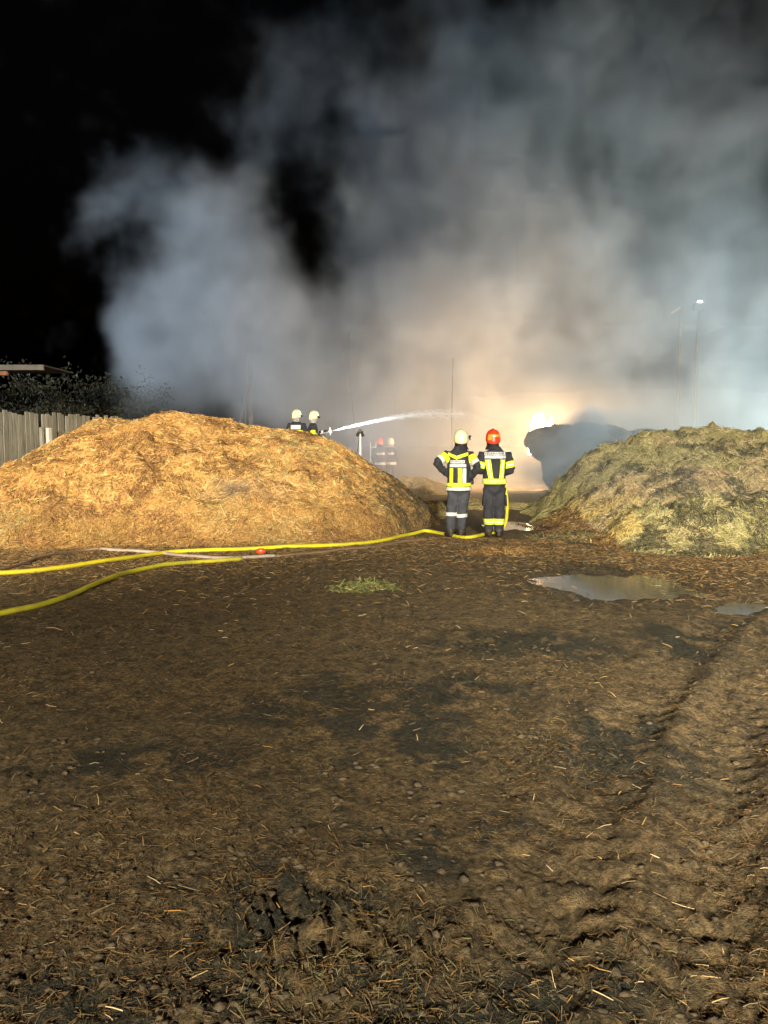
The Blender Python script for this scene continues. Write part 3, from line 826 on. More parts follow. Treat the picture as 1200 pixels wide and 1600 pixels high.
    co = co + nrm * dn[:, None]
    me.vertices.foreach_set('co', co.astype(np.float32).ravel()); me.update()
    for p in me.polygons:
        c = p.center
        mi = 0
        armd = min((c - Vector(e)).length for a in cfg['arms'] for e in (a[1], a[2], (Vector(a[1]) + Vector(a[2])) / 2))
        if c.z > 1.585: mi = 2
        elif c.z < .15: mi = 3
        elif c.z < hem - .002 and armd > .10: mi = 1
        p.material_index = mi
    return me
def patch(body, name, mat, planes, root, off=.006, keep=None, thick=True):
    bm = bmesh.new(); bm.from_mesh(body)
    for co, no in planes:
        bmesh.ops.bisect_plane(bm, geom=bm.verts[:] + bm.edges[:] + bm.faces[:], plane_co=co, plane_no=no, clear_outer=True)
    if keep:
        kill = [f for f in bm.faces if not keep(f.calc_center_median())]
        bmesh.ops.delete(bm, geom=kill, context='FACES')
    bm.normal_update()
    if not bm.faces: bm.free(); return None
    nv = [(v, v.normal.copy()) for v in bm.verts]
    for v, nn in nv: v.co += nn * off
    for f in bm.faces: f.material_index = 0
    o = bm_obj(name, bm, mat, root)
    return o
def poly_planes(pts, back=True):
    """convex polygon in x,z -> cutting planes; back: only the rear side (y below the given value)"""
    c = Vector((sum(p[0] for p in pts) / len(pts), 0, sum(p[1] for p in pts) / len(pts)))
    out = []
    for a, b_ in zip(pts, pts[1:] + pts[:1]):
        A = Vector((a[0], 0, a[1])); B = Vector((b_[0], 0, b_[1]))
        n = (B - A).cross(Vector((0, 1, 0))).normalized()
        if n.dot(A - c) < 0: n = -n
        out.append((A, n))
    out.append((Vector((0, -.02 if back else .02, 0)), Vector((0, 1 if back else -1, 0))))
    return out
def band(z0, z1, tilt=0.0):
    return [(Vector((0, 0, z0)), Vector((tilt, 0, -1))), (Vector((0, 0, z1)), Vector((-tilt, 0, 1)))]
def arm_band(arm, t0, t1):
    a, e = Vector(arm[0]), Vector(arm[1]); d = (e - a).normalized()
    p0 = a.lerp(e, t0); p1 = a.lerp(e, t1)
    def keep(c):
        q = c - a; return (q - d * q.dot(d)).length < .125 and (abs(c.x) > .17 or (q - d * q.dot(d)).length < .10)
    return [(p0, -d), (p1, d)], keep
def helmet(cfg, root):
    hdx, hdy = cfg['head']; m = cfg['helmet']
    R = Matrix.Translation((hdx, hdy + .005, 0)) @ Matrix.Rotation(cfg.get('head_turn', 0), 4, 'Z') @ Matrix.Rotation(cfg.get('nod', 0), 4, 'X')
    bm = bmesh.new()
    seg = 28
    prof = [(1.655, .118, .150), (1.665, .126, .158), (1.69, .126, .150), (1.72, .128, .150), (1.76, .126, .148), (1.80, .116, .136), (1.84, .092, .112), (1.865, .062, .080), (1.88, .028, .04)]
    rings = []
    for z, rx, ry in prof:
        r = []
        for k in range(seg):
            a = 2 * PI * k / seg
            y = ry * math.sin(a)
            zz = z
            if z < 1.67: zz = z - .035 * max(0, -math.sin(a)) ** 1.5 + .055 * max(0, math.sin(a)) ** 2   # low at the nape, cut away over the face
            r.append(bm.verts.new(R @ Vector((rx * math.cos(a), y - .005, zz))))
        rings.append(r)
    for i in range(len(rings) - 1):
        for k in range(seg):
            bm.faces.new((rings[i][k], rings[i][(k + 1) % seg], rings[i + 1][(k + 1) % seg], rings[i + 1][k]))
    bm.faces.new(rings[-1])
    h = bm_obj('helmet', bm, m, root)
    bm = bmesh.new()  # crest ridge
    pts = [R @ Vector((0, .145 * math.cos(a), 1.745 + .142 * math.sin(a))) for a in np.linspace(.5, PI - .35, 9)]
    bm_tube(bm, pts, [.006] + [.010] * 7 + [.006], 8)
    bm_obj('crest', bm, m, h)
    bm = bmesh.new()  # visor
    pr = [(-.115, 1.725), (-.118, 1.665)]
    n = 12
    top = [R @ Vector((.128 * math.sin(a), .155 * math.cos(a) + .005, 1.735)) for a in np.linspace(-1.15, 1.15, n)]
    bot = [R @ Vector((.130 * math.sin(a), .175 * math.cos(a) + .005, 1.668 + .015 * abs(math.sin(a)))) for a in np.linspace(-1.15, 1.15, n)]
    tv = [bm.verts.new(p) for p in top]; bv = [bm.verts.new(p) for p in bot]
    for k in range(n - 1): bm.faces.new((bv[k], bv[k + 1], tv[k + 1], tv[k]))
    bmesh.ops.solidify(bm, geom=bm.faces[:], thickness=.003)
    bm_obj('visor', bm, cfg.get('visor', M_VISOR), h)
    # neck cloth
    bm = bmesh.new()
    rr = []
    nseg = 22
    for z, rx, ry, dy in [(1.675, .108, .125, -.005), (1.63, .104, .118, -.008), (1.585, .108, .112, -.010), (1.545, .128, .118, -.010), (1.525, .14, .12, -.01)]:
        r = []
        for k in range(nseg + 1):
            a = math.radians(155) + math.radians(230) * k / nseg
            r.append(bm.verts.new(R @ Vector((rx * math.cos(a) * (1 + .03 * math.sin(5 * a)), ry * math.sin(a) + dy, z))))
        rr.append(r)
    for i in range(len(rr) - 1):
        for k in range(nseg):
            bm.faces.new((rr[i][k], rr[i][k + 1], rr[i + 1][k + 1], rr[i + 1][k]))
    bmesh.ops.solidify(bm, geom=bm.faces[:], thickness=.006)
    bm_obj('neck_cloth', bm, cfg['cowl'], root)
    if cfg.get('lamp'):
        bm = bmesh.new()
        bm_tube(bm, [R @ Vector((.118, .02, 1.725)), R @ Vector((.15, .03, 1.725))], .007, 8)
        bm_tube(bm, [R @ Vector((.158, -.03, 1.755)), R @ Vector((.158, .07, 1.755))], [.019, .021], 10)
        bm_tube(bm, [R @ Vector((.150, .0, 1.74)), R @ Vector((.160, .0, 1.69))], [.012, .014], 8)
        bm_obj('helmet_lamp', bm, M_BLACK, h)
    if cfg.get('rim'):
        bm = bmesh.new()
        pts = [R @ Vector((.127 * math.cos(a), .157 * math.sin(a) - .005, 1.664 - .035 * max(0, -math.sin(a)) ** 1.5 + .055 * max(0, math.sin(a)) ** 2)) for a in np.linspace(0, 2 * PI, 33)]
        bm_tube(bm, pts, .007, 6, cap=False)
        bm_obj('helmet_rim', bm, cfg['rim'], h)
    for (x0, x1, z0, z1, mm, nm) in cfg.get('stickers', []):
        bm = bmesh.new()
        n = 8; vs = []
        for zz in (z0, z1):
            row = []
            ir = np.interp(zz, [p[0] for p in prof], [p[1] for p in prof]); iy = np.interp(zz, [p[0] for p in prof], [p[2] for p in prof])
            for k in range(n + 1):
                x = x0 + (x1 - x0) * k / n
                y = -iy * math.sqrt(max(.02, 1 - (x / ir) ** 2)) - .009
                row.append(bm.verts.new(R @ Vector((x, y, zz))))
            vs.append(row)
        for k in range(n): bm.faces.new((vs[0][k], vs[0][k + 1], vs[1][k + 1], vs[1][k]))
        bm_obj(nm, bm, mm, h)
    return h
def lettering(body, root, text, cx, cz, width, height, mat):
    cu = bpy.data.curves.new('txt', 'FONT'); cu.body = text; cu.size = 1; cu.align_x = 'CENTER'; cu.align_y = 'CENTER'; cu.extrude = 0; cu.offset = 0.015
    o = bpy.data.objects.new('txt', cu); C.objects.link(o)
    me = evaluated(o)
    bpy.data.objects.remove(o); bpy.data.curves.remove(cu)
    xs = [v.co.x for v in me.vertices]; ys = [v.co.y for v in me.vertices]
    sx = width / (max(xs) - min(xs)); sy = height / (max(ys) - min(ys))
    mx = (max(xs) + min(xs)) / 2; my = (max(ys) + min(ys)) / 2
    bt = BVHTree.FromPolygons([v.co[:] for v in body.vertices], [p.vertices[:] for p in body.polygons])
    for v in me.vertices:
        x = cx + (v.co.x - mx) * sx; z = cz + (v.co.y - my) * sy
        hit = bt.ray_cast(Vector((x, -1, z)), Vector((0, 1, 0)))
        y = hit[0].y if hit[0] else -.13
        v.co = Vector((x, y - .011, z))
    me.materials.append(mat); me.name = 'lettering'
    return link(bpy.data.objects.new('lettering', me), root)
def person(cfg, loc, rz, label, group=None):
    root = empty('person', loc, rz)
    tag(root, label, 'person', group)
    me = body_mesh(cfg)
    link(bpy.data.objects.new('body', me), root)
    helmet(cfg, root)
    for k, (a, e, w) in enumerate(cfg['arms']):
        e, w = Vector(e), Vector(w)
        d = (w - e).normalized()
        hd = Vector(cfg['hand_dir'][k]).normalized() if cfg.get('hand_dir') else d
        q = hd.to_track_quat('Y', 'Z')
        g = bpy.data.objects.new('glove', glove_mesh() if k == 1 else glove_left())
        link(g, root); g.location = w + d * .035; g.rotation_mode = 'QUATERNION'; g.rotation_quaternion = q
    return root, me
_gl = None
def glove_left():
    global _gl
    if _gl is None:
        _gl = glove_mesh().copy()
        for v in _gl.vertices: v.co.x = -v.co.x
        _gl.flip_normals()
    return _gl

# --- the two firefighters seen from behind
cfg1 = dict(hip=(-.02, 0), sh=(-.02, .0), head=(.015, .03), hem=.81, jacket=M_JACKET, trousers=M_TROUSER, helmet=M_HELM_W, cowl=M_COWL_DARK, lamp=True, rim=M_ORANGE, seed=1,
            legs=[((-.10, 0, .86), (-.145, .0, .46), (-.165, -.02, .09)), ((.08, 0, .86), (.045, .0, .46), (.03, .03, .09))],
            arms=[((-.235, 0, 1.43), (-.415, -.09, 1.30), (-.235, .05, 1.09)), ((.185, 0, 1.43), (.305, -.12, 1.22), (.19, .02, 1.05))],
            hand_dir=[(.55, .5, -.55), (.25, .8, -.4)], stickers=[(-.03, .03, 1.66, 1.675, M_SILVER, 'reflective_sticker')])
g1 = gd(718, 838)
p1, b1 = person(cfg1, (g1.x, g1.y, -.01), 0.0, 'firefighter with hands on hips wearing a pale helmet, yellow chevron on the back')
for pts in ([(-.215, 1.475), (-.215, 1.425), (-.075, 1.355), (-.075, 1.415)], [(-.075, 1.415), (-.075, 1.355), (.125, 1.425), (.125, 1.48)]):
    patch(b1, 'yellow_chevron', M_YELLOW, poly_planes(pts), p1, .008)
patch(b1, 'name_strip', M_SILVER, poly_planes([(-.175, 1.29), (.065, 1.29), (.065, 1.345), (-.175, 1.345)]), p1, .006)
patch(b1, 'name_strip', M_SILVER, poly_planes([(-.185, 1.225), (.09, 1.225), (.09, 1.275), (-.185, 1.275)]), p1, .006)
lettering(b1, p1, 'FEUERWEHR', -.055, 1.318, .215, .036, M_LETTER)
for x0, x1, m, nm in ((-.185, -.13, M_YELLOW, 'yellow_stripe'), (-.05, .02, M_YELLOW, 'yellow_stripe'), (.028, .092, M_SILVER, 'silver_stripe')):
    patch(b1, nm, m, poly_planes([(x0, .955), (x1, .955), (x1, 1.205), (x0, 1.205)]), p1, .007)
tors = lambda c: abs(c.x + .02) < .25
patch(b1, 'yellow_hem_band', M_YELLOW, band(.89, .950), p1, .010, tors)
patch(b1, 'silver_hem_band', M_SILVER, band(.822, .878), p1, .010, tors)
for arm, sgn in zip(cfg1['arms'], (-1, 1)):
    pl, kp = arm_band(arm, .10, .48); patch(b1, 'yellow_sleeve_band', M_YELLOW, pl, p1, .007, kp)
    pl, kp = arm_band(arm, .50, .74); patch(b1, 'silver_sleeve_band', M_SILVER, pl, p1, .007, kp)
patch(b1, 'silver_trouser_band', M_SILVER, band(.375, .435) + [(Vector((-.05, 0, 0)), Vector((1, 0, 0)))], p1, .008)
patch(b1, 'silver_trouser_band', M_SILVER, band(.345, .405, .08) + [(Vector((-.05, 0, 0)), Vector((-1, 0, 0)))], p1, .008)
bm = bmesh.new(); bm_tube(bm, [(.205, .02, 1.01), (.215, -.02, .93)], [(.035, .02), (.03, .018)], 10)
bm_obj('radio', bm, M_BLACK, p1)

cfg2 = dict(hip=(-.01, 0), sh=(.0, .0), head=(-.035, .03), hem=.925, jacket=M_JACKET, trousers=M_TROUSER2, helmet=M_HELM_R, cowl=M_COWL_DARK, seed=5,
            legs=[((-.10, 0, .86), (-.105, .0, .46), (-.095, .02, .09)), ((.09, 0, .86), (.085, -.01, .46), (.075, -.05, .09))],
            arms=[((-.22, 0, 1.43), (-.285, .02, 1.17), (-.12, .25, 1.13)), ((.22, 0, 1.43), (.285, .0, 1.17), (.13, .24, 1.08))],
            stickers=[(-.095, .095, 1.745, 1.785, M_ORANGE, 'orange_sticker'), (-.105, -.045, 1.69, 1.742, M_ORANGE, 'orange_sticker'), (-.022, .022, 1.742, 1.760, M_SILVER, 'reflective_sticker')])
g2 = gd(772, 838)
p2, b2 = person(cfg2, (g2.x, g2.y, -.01), 0.0, 'firefighter with a red helmet holding the yellow hose, two yellow stripes down the back')
patch(b2, 'name_strip', M_SILVER, poly_planes([(-.195, 1.432), (.165, 1.432), (.165, 1.482), (-.195, 1.482)]), p2, .006)
patch(b2, 'name_strip', M_SILVER, poly_planes([(-.19, 1.375), (.17, 1.375), (.17, 1.424), (-.19, 1.424)]), p2, .006)
lettering(b2, p2, 'FEUERWEHR', -.015, 1.457, .33, .036, M_LETTER)
for pts, w in (([(-.185, 1.355), (-.09, 1.355), (-.045, 1.03), (-.125, 1.03)], 0), ([(.075, 1.355), (.16, 1.355), (.135, 1.03), (.055, 1.03)], 0)):
    patch(b2, 'yellow_stripe', M_YELLOW, poly_planes(pts), p2, .007)
    (a, b_, c_, d_) = pts
    inner = [(a[0] * .62 + b_[0] * .38, a[1]), (a[0] * .38 + b_[0] * .62, a[1]), (d_[0] * .38 + c_[0] * .62, d_[1]), (d_[0] * .62 + c_[0] * .38, d_[1])]
    patch(b2, 'silver_stripe', M_SILVER, poly_planes(inner), p2, .011)
tors = lambda c: abs(c.x) < .245 and c.y < .16
patch(b2, 'yellow_hem_band', M_YELLOW, band(.935, 1.025), p2, .009, tors)
patch(b2, 'silver_hem_stripe', M_SILVER, band(.968, .990), p2, .013, tors)
for arm in cfg2['arms']:
    pl, kp = arm_band(arm, .40, .82); patch(b2, 'yellow_sleeve_band', M_YELLOW, pl, p2, .007, kp)
    pl, kp = arm_band(arm, .55, .67); patch(b2, 'silver_sleeve_stripe', M_SILVER, pl, p2, .011, kp)
for sgn in (-1, 1):
    cut = [(Vector((-.008, 0, 0)), Vector((-sgn, 0, 0)))]
    patch(b2, 'yellow_trouser_band', M_YELLOW, band(.225, .325) + cut, p2, .009)
    patch(b2, 'silver_trouser_stripe', M_SILVER, band(.262, .287) + cut, p2, .013)
    bm = bmesh.new(); bm_box(bm, (sgn * .190, 0, .645), (.035, .17, .20), Euler((0, sgn * -.06, 0)), .012)
    bm_obj('thigh_pocket', bm, M_TROUSER2, p2)

# --- crew behind the straw heap
def crew_cfg(**k):
    d = dict(hip=(0, 0), sh=(0, .02), head=(0, .05), hem=.80, jacket=M_JACKET, trousers=M_TROUSER2, helmet=M_HELM_Y, cowl=M_COWL_PALE, voxel=.02,
             legs=[((-.10, 0, .86), (-.13, .03, .46), (-.15, -.02, .09)), ((.09, 0, .86), (.12, .03, .46), (.15, .0, .09))])
    d.update(k); return d
def stand_z(x, y):
    z, m = heap_left(np.array([[x]]), np.array([[y]])); return float(z[0, 0])
cfg3 = crew_cfg(head_turn=-.9, seed=9, arms=[((-.22, 0, 1.43), (-.30, .06, 1.18), (-.10, .30, 1.16)), ((.22, 0, 1.43), (.31, .06, 1.18), (.14, .32, 1.14))])
h3 = at(463, 641, 21.6)
p3, b3 = person(cfg3, (h3.x, 21.6, h3.z - 1.87 * .92), -.15, 'firefighter seen from behind over the heap crest, pale helmet, silver panel on back')
p3.scale = (.92, .92, .92)
patch(b3, 'silver_back_panel', M_SILVER, poly_planes([(-.15, 1.30), (.15, 1.30), (.15, 1.42), (-.15, 1.42)]), p3, .008)
patch(b3, 'yellow_back_band', M_YELLOW, poly_planes([(-.20, 1.20), (.20, 1.20), (.20, 1.275), (-.20, 1.275)]), p3, .008)
patch(b3, 'yellow_hem_band', M_YELLOW, band(.84, .92), p3, .009, lambda c: abs(c.x) < .25)
cfg4 = crew_cfg(head_turn=.15, seed=13, arms=[((-.20, 0, 1.43), (-.27, .08, 1.20), (-.07, .44, 1.29)), ((.20, 0, 1.43), (.28, .02, 1.14), (.06, .20, 1.18))], hand_dir=[(.3, .9, .1), (-.2, .95, .1)])
h4 = at(488, 643, 21.3)
p4z = h4.z - 1.87 * .92
p4, b4 = person(cfg4, (h4.x, 21.3, p4z), -PI / 2 + .12, 'firefighter in profile behind the heap crest, aiming a water jet to the right')
p4.scale = (.92, .92, .92)
for arm in cfg4['arms']:
    pl, kp = arm_band(arm, .45, .62); patch(b4, 'yellow_sleeve_band', M_YELLOW, pl, p4, .008, kp)
    pl, kp = arm_band(arm, .68, .86); patch(b4, 'yellow_sleeve_band', M_YELLOW, pl, p4, .008, kp)
patch(b4, 'yellow_hem_band', M_YELLOW, band(.84, .92), p4, .009, lambda c: abs(c.x) < .25)
fa = cfg4['arms'][0]
pl, kp = arm_band((fa[1], fa[2]), .25, .40); patch(b4, 'silver_cuff_band', M_SILVER, pl, p4, .008, lambda c: (c - (Vector(fa[1]) + Vector(fa[2])) / 2).length < .2)
pl, kp = arm_band((fa[1], fa[2]), .60, .75); patch(b4, 'silver_cuff_band', M_SILVER, pl, p4, .008, lambda c: (c - (Vector(fa[1]) + Vector(fa[2])) / 2).length < .2)

# branchpipe held by that firefighter
M4 = Matrix.Translation((h4.x, 21.3, p4z)) @ Matrix.Rotation(-PI / 2 + .12, 4, 'Z') @ Matrix.Scale(.92, 4)
n0 = M4 @ Vector((.02, .16, 1.18)); n1 = M4 @ Vector((-.02, .74, 1.335)); nd = (n1 - n0).normalized()
nz = empty('water_nozzle', n0); tag(nz, 'white metal branchpipe nozzle held by the firefighter behind the heap', 'nozzle')
bm = bmesh.new(); bm_tube(bm, [nd * 0, nd * .12, nd * .14, nd * .30], [.030, .030, .022, .024], 12); bm_obj('barrel', bm, M_METAL, nz)
bm = bmesh.new(); bm_tube(bm, [nd * .30, nd * .33, nd * .345, nd * .40], [.026, .052, .052, .030], 14); bm_obj('shut_off_body', bm, M_PAINTW, nz)
bm = bmesh.new(); bm_tube(bm, [nd * .36 + Vector((0, 0, -.11)), nd * .345, nd * .34 + Vector((0, 0, .12))], [.016, .022, .016], 10); bm_obj('handle', bm, M_PAINTW, nz)
bm = bmesh.new(); bm_tube(bm, [nd * .40, nd * .52, nd * .60], [.020, .022, .032], 12); bm_obj('tip', bm, M_METAL, nz)
bm = bmesh.new()
hp_ = [M4 @ Vector(q) for q in ((.02, .17, 1.177), (.03, .08, 1.10), (.10, -.08, .98), (.20, -.30, .80), (.3, -.7, .35), (.3, -1.2, .08))]
bm_tube(bm, catmull(hp_, 5), .038, 10)
tag(bm_obj('attack_hose', bm, M_ORANGEH), 'orange hose running under the nozzle firefighter\'s arm', 'hose')

# --- two firefighters in the smoke
cfg5 = crew_cfg(voxel=.024, helmet=M_HELM_R, cowl=M_COWL_DARK, seed=21, arms=[((-.22, 0, 1.43), (-.30, .0, 1.17), (-.22, .2, .98)), ((.22, 0, 1.43), (.28, .04, 1.17), (.12, .28, 1.08))])
h5 = at(594, 690, 31.0)
p5, b5 = person(cfg5, (h5.x, 31.0, -.02), .25, 'firefighter with a red helmet standing hazily in the smoke')
cfg6 = crew_cfg(voxel=.024, seed=23, arms=[((-.22, 0, 1.43), (-.29, .05, 1.17), (-.14, .27, 1.05)), ((.22, 0, 1.43), (.32, -.02, 1.2), (.24, .14, .96))])
p6, b6 = person(cfg6, (h5.x + .42, 31.4, -.02), -.3, 'firefighter with a pale helmet standing hazily beside the red helmeted one in the smoke')
for pp, bb in ((p5, b5), (p6, b6)):
    patch(bb, 'reflective_hem_band', M_SILVER, band(.82, .92), pp, .012, lambda c: abs(c.x) < .25)
    patch(bb, 'reflective_chest_band', M_SILVER, poly_planes([(-.16, 1.22), (.16, 1.22), (.16, 1.30), (-.16, 1.30)]), pp, .012)
    for sgn in (-1, 1):
        patch(bb, 'reflective_trouser_band', M_SILVER, band(.24, .32) + [(Vector((0, 0, 0)), Vector((-sgn, 0, 0)))], pp, .012)
# --- ladder shaped reflective rack beside them
r0 = at(583, 714, 31.2)
ra = empty('reflective_ladder', (r0.x, 31.2, 0)); tag(ra, 'short pale ladder standing in the smoke left of the hazy firefighters', 'ladder')
for sx_ in (-.11, .11):
    bm = bmesh.new(); bm_box(bm, (sx_, 0, .85), (.035, .03, 1.7)); bm_obj('stile', bm, M_PAINTW, ra, False)
for k in range(6):
    bm = bmesh.new(); bm_tube(bm, [(-.10, 0, .2 + .26 * k), (.10, 0, .2 + .26 * k)], .016, 8); bm_obj('rung', bm, M_PAINTW, ra)

# ------------------------------------------------------------------ WATER JET
n2 = n0 + nd * .60
jt = at(770, 653, 27.0)
jd = jt - n2; JL = jd.length
mj, t, b = new_mat('water_spray')
t.t.nodes.remove(b)
out = t.t.nodes['Material Output']; d1 = t.n('ShaderNodeBsdfDiffuse'); d2 = t.n('ShaderNodeBsdfTranslucent'); mx = t.n('ShaderNodeMixShader')
d1.inputs[0].default_value = (.92, .93, .94, 1); d2.inputs[0].default_value = (.92, .93, .94, 1)
t.l(d1.outputs[0], mx.inputs[1]); t.l(d2.outputs[0], mx.inputs[2]); t.l(mx.outputs[0], out.inputs[0])
nj = 8500
u = rng.random(nj) ** 1.25
Rj = .018 + .046 * JL * u * (.35 + .65 * u)
aj = rng.uniform(0, 2 * PI, nj); rj = Rj * np.minimum(np.abs(rng.normal(size=nj)) * .55, 1.1)
ctr = np.stack([JL * u, rj * np.cos(aj), .27 * np.sin(PI * u) + rj * np.sin(aj)], 1)
keepj = rng.random(nj) < 1.1 - u
ctr, u, Rj = ctr[keepj], u[keepj], Rj[keepj]; nj = len(u)
slope = .27 * PI * np.cos(PI * u) / JL
dj = np.stack([np.ones(nj), rng.normal(size=nj) * .02, slope + rng.normal(size=nj) * .02], 1)
Lj = rng.uniform(.03, .14, (nj, 1)) * (1 + .5 * u[:, None]); wj = rng.uniform(.0025, .006, (nj, 1))
sd = np.cross(dj, rng.normal(size=(nj, 3))); sd /= np.linalg.norm(sd, axis=1, keepdims=True)
Vj = np.stack([ctr - dj * Lj / 2, ctr + sd * wj, ctr + dj * Lj / 2, ctr - sd * wj], 1).reshape(-1, 3)
jet = link(bpy.data.objects.new('water_jet', np_mesh('water_jet', Vj, np.arange(nj * 4).reshape(-1, 4), mj, False)))
jet.location = n2; jet.rotation_mode = 'QUATERNION'; jet.rotation_quaternion = jd.to_track_quat('X', 'Z')
tag(jet, 'white jet of water spreading from the nozzle towards the fire', 'water jet')

# ------------------------------------------------------------------ HOSES
def hose_mat(name, c, c2, wear=.5):
    m, t, b = new_mat(name)
    g = t.n('ShaderNodeNewGeometry')
    n1 = t.noise(g.outputs['Position'], 3.5, 5, .7); n2 = t.noise(g.outputs['Position'], 60, 3, .6)
    c1 = t.mix(t.ramp(n1.outputs['Fac'], [(.42, 0), (.72, wear)]), c, c2)
    t.l(c1, b.inputs['Base Color']); setc(b, 'Roughness', .65)
    t.l(t.bump(n2.outputs['Fac'], .5, .004), b.inputs['Normal'])
    return m
M_HOSE_Y = hose_mat('yellow_hose', (0.74, 0.66, 0.02), (0.30, 0.24, 0.05), .55)
M_HOSE_Y2 = hose_mat('dull_yellow_hose', (0.60, 0.56, 0.03), (0.25, 0.20, 0.06), .7)
M_HOSE_W = hose_mat('dirty_white_hose', (0.46, 0.40, 0.34), (0.22, 0.16, 0.10), .8)
M_HOSE_B = hose_mat('muddy_hose', (0.22, 0.15, 0.09), (0.12, 0.08, 0.05), .8)
def hmax(x, y):
    xa, ya = np.array([[x]]), np.array([[y]])
    h = float(ground_h(xa, ya)[0, 0])
    for f in (heap_left, heap_right):
        z, m = f(xa, ya)
        if m[0, 0]: h = max(h, float(z[0, 0]))
    return h
def hose(name, px, r, mat, label, extra=None, flat=.82, group=None, lift=0):
    pts = [gd(a, b_) for a, b_ in px]
    P = catmull(pts, 6)
    P = [Vector((p.x, p.y, hmax(p.x, p.y) + r * flat * .85 + lift)) for p in P]
    zs = [p.z for p in P]
    for _ in range(4): zs = [max(z, (zs[max(k - 1, 0)] + zs[min(k + 1, len(zs) - 1)]) / 2) for k, z in enumerate(zs)]
    for p, z in zip(P, zs): p.z = z
    if extra: P += catmull([P[-1]] + extra, 6)[1:]
    bm = bmesh.new(); bm_tube(bm, P, [(r, r * flat)] * len(P), 10, upref=(0, 0, 1))
    o = bm_obj(name, bm, mat)
    tag(o, label, 'hose', group)
    return o
b2x, b2y = g2.x, g2.y
up_ = [Vector((b2x + .00, b2y + .12, .05)), Vector((b2x + .20, b2y + .18, .16)), Vector((b2x + .245, b2y + .16, .42)), Vector((b2x + .225, b2y + .17, .75)), Vector((b2x + .16, b2y + .25, 1.02)), Vector((b2x + .04, b2y + .36, 1.12))]
hose('yellow_hose', [(-120, 905), (-50, 903), (0, 900), (80, 893), (180, 880), (262, 867), (350, 863), (450, 858), (540, 853), (600, 845), (640, 836), (668, 832), (700, 837), (732, 842), (758, 836), (769, 830)],
     .038, M_HOSE_Y, 'bright yellow fire hose running along the straw heap to the red helmeted firefighter', up_)
hose('yellow_hose', [(-120, 985), (-50, 974), (0, 964), (60, 950), (120, 930), (165, 911), (210, 896), (280, 885), (340, 880), (378, 877)],
     .036, M_HOSE_Y2, 'duller yellow fire hose curving across the mud, the one nearer to the camera')
hw = hose('pale_hose', [(158, 862), (200, 864), (250, 867), (300, 872), (350, 874.5), (400, 873), (430, 871)], .042, M_HOSE_W, 'muddy white hose lying flat between the two yellow hoses', flat=.6)
hose('muddy_hose', [(430, 871), (480, 866), (530, 861), (580, 855), (630, 847), (668, 842)], .032, M_HOSE_B, 'brown muddy hose lying below the yellow hose right of the red coupling', flat=.7)
hose('muddy_hose', [(-40, 905), (30, 886), (60, 876), (95, 868), (130, 863), (158, 862)], .032, M_HOSE_B, 'brown muddy hose at the foot of the straw heap near the frame\'s left edge', flat=.7)
c = gd(408, 870); cz = hmax(c.x, c.y)
M_RED = mat_cloth('red_paint', (0.70, 0.10, 0.03), (0.4, 0.06, 0.02), .5)
rc = empty('hose_coupling', (c.x, c.y, cz + .07)); tag(rc, 'small orange red coupling lying on the pale hose', 'coupling')
bm = bmesh.new(); bm_tube(bm, [(-.07, 0, 0), (-.045, 0, 0), (-.04, 0, 0), (.04, 0, 0), (.045, 0, 0), (.07, 0, 0)], [.032, .034, .045, .045, .034, .030], 14); bm_obj('collar', bm, M_RED, rc)
for a in (0.6, 2.7, 4.8):
    bm = bmesh.new(); bm_box(bm, (0, .047 * math.cos(a), .047 * math.sin(a)), (.03, .018, .018), None, .003); bm_obj('lug', bm, M_METAL, rc)

# ------------------------------------------------------------------ DARK BALE HEAP, FLAMES
def lumpy(name, blobs, voxel, mat, amp, scale, seed, pal, nst, label, cat):
    bm = bmesh.new()
    for (c, r) in blobs:
        bmesh.ops.create_icosphere(bm, subdivisions=3, radius=1, matrix=Matrix.Translation(c) @ Matrix.Diagonal((*r, 1)))
    me = remeshed(name, bm, voxel, 2)
    n = len(me.vertices); co = np.empty(n * 3, dtype=np.float32); me.vertices.foreach_get('co', co); co = co.reshape(-1, 3)
    nr = np.empty(n * 3, dtype=np.float32); me.vertices.foreach_get('normal', nr); nr = nr.reshape(-1, 3)
    d = amp * ((fbm(co[:, 0] + co[:, 1] * .6, co[:, 2], scale, 4, seed) - .5) * 2 + (fbm(co[:, 1] + 9, co[:, 0] + co[:, 2], scale * .5, 3, seed + 9) - .5))
    co = co + nr * d[:, None].astype(np.float32)
    me.vertices.foreach_set('co', co.ravel()); me.update(); me.materials.append(mat)
    o = link(bpy.data.objects.new(name, me))
    tag(o, label, cat)
    idx = rng.integers(0, n, nst)
    strands('loose_hay', co[idx], nr[idx], pick(pal, nst), (0.08, .3), .014, .35, parent=o)
    return o
M_BURNT = fibre_material('charred_hay', [(0.03, 0.026, 0.02), (0.14, 0.11, 0.08), (0.30, 0.23, 0.15)], [(0.05, 0.04, 0.03), (0.18, 0.14, 0.09), (0.36, 0.28, 0.17)])
YB = 27.0
bl = []
for px, py, rx_, rz_, k in ((856, 692, 32, 22, .8), (840, 688, 20, 16, .5), (846, 702, 20, 15, .5), (866, 704, 36, 18, .8), (1010, 700, 50, 30, 1.2), (880, 684, 34, 22, 1), (912, 692, 50, 30, 1.1), (945, 697, 50, 30, 1.2)):
    bl.append((at(px, py, YB + .2 * k), (rx_ / F_PX * YB, .9 * k + .2, rz_ / F_PX * YB)))
for px, rp in ((882, 30), (918, 42), (960, 46)):
    c = at(px, 732, YB + .4); bl.append((c, (rp / F_PX * YB * 1.1, 1.2, .95)))
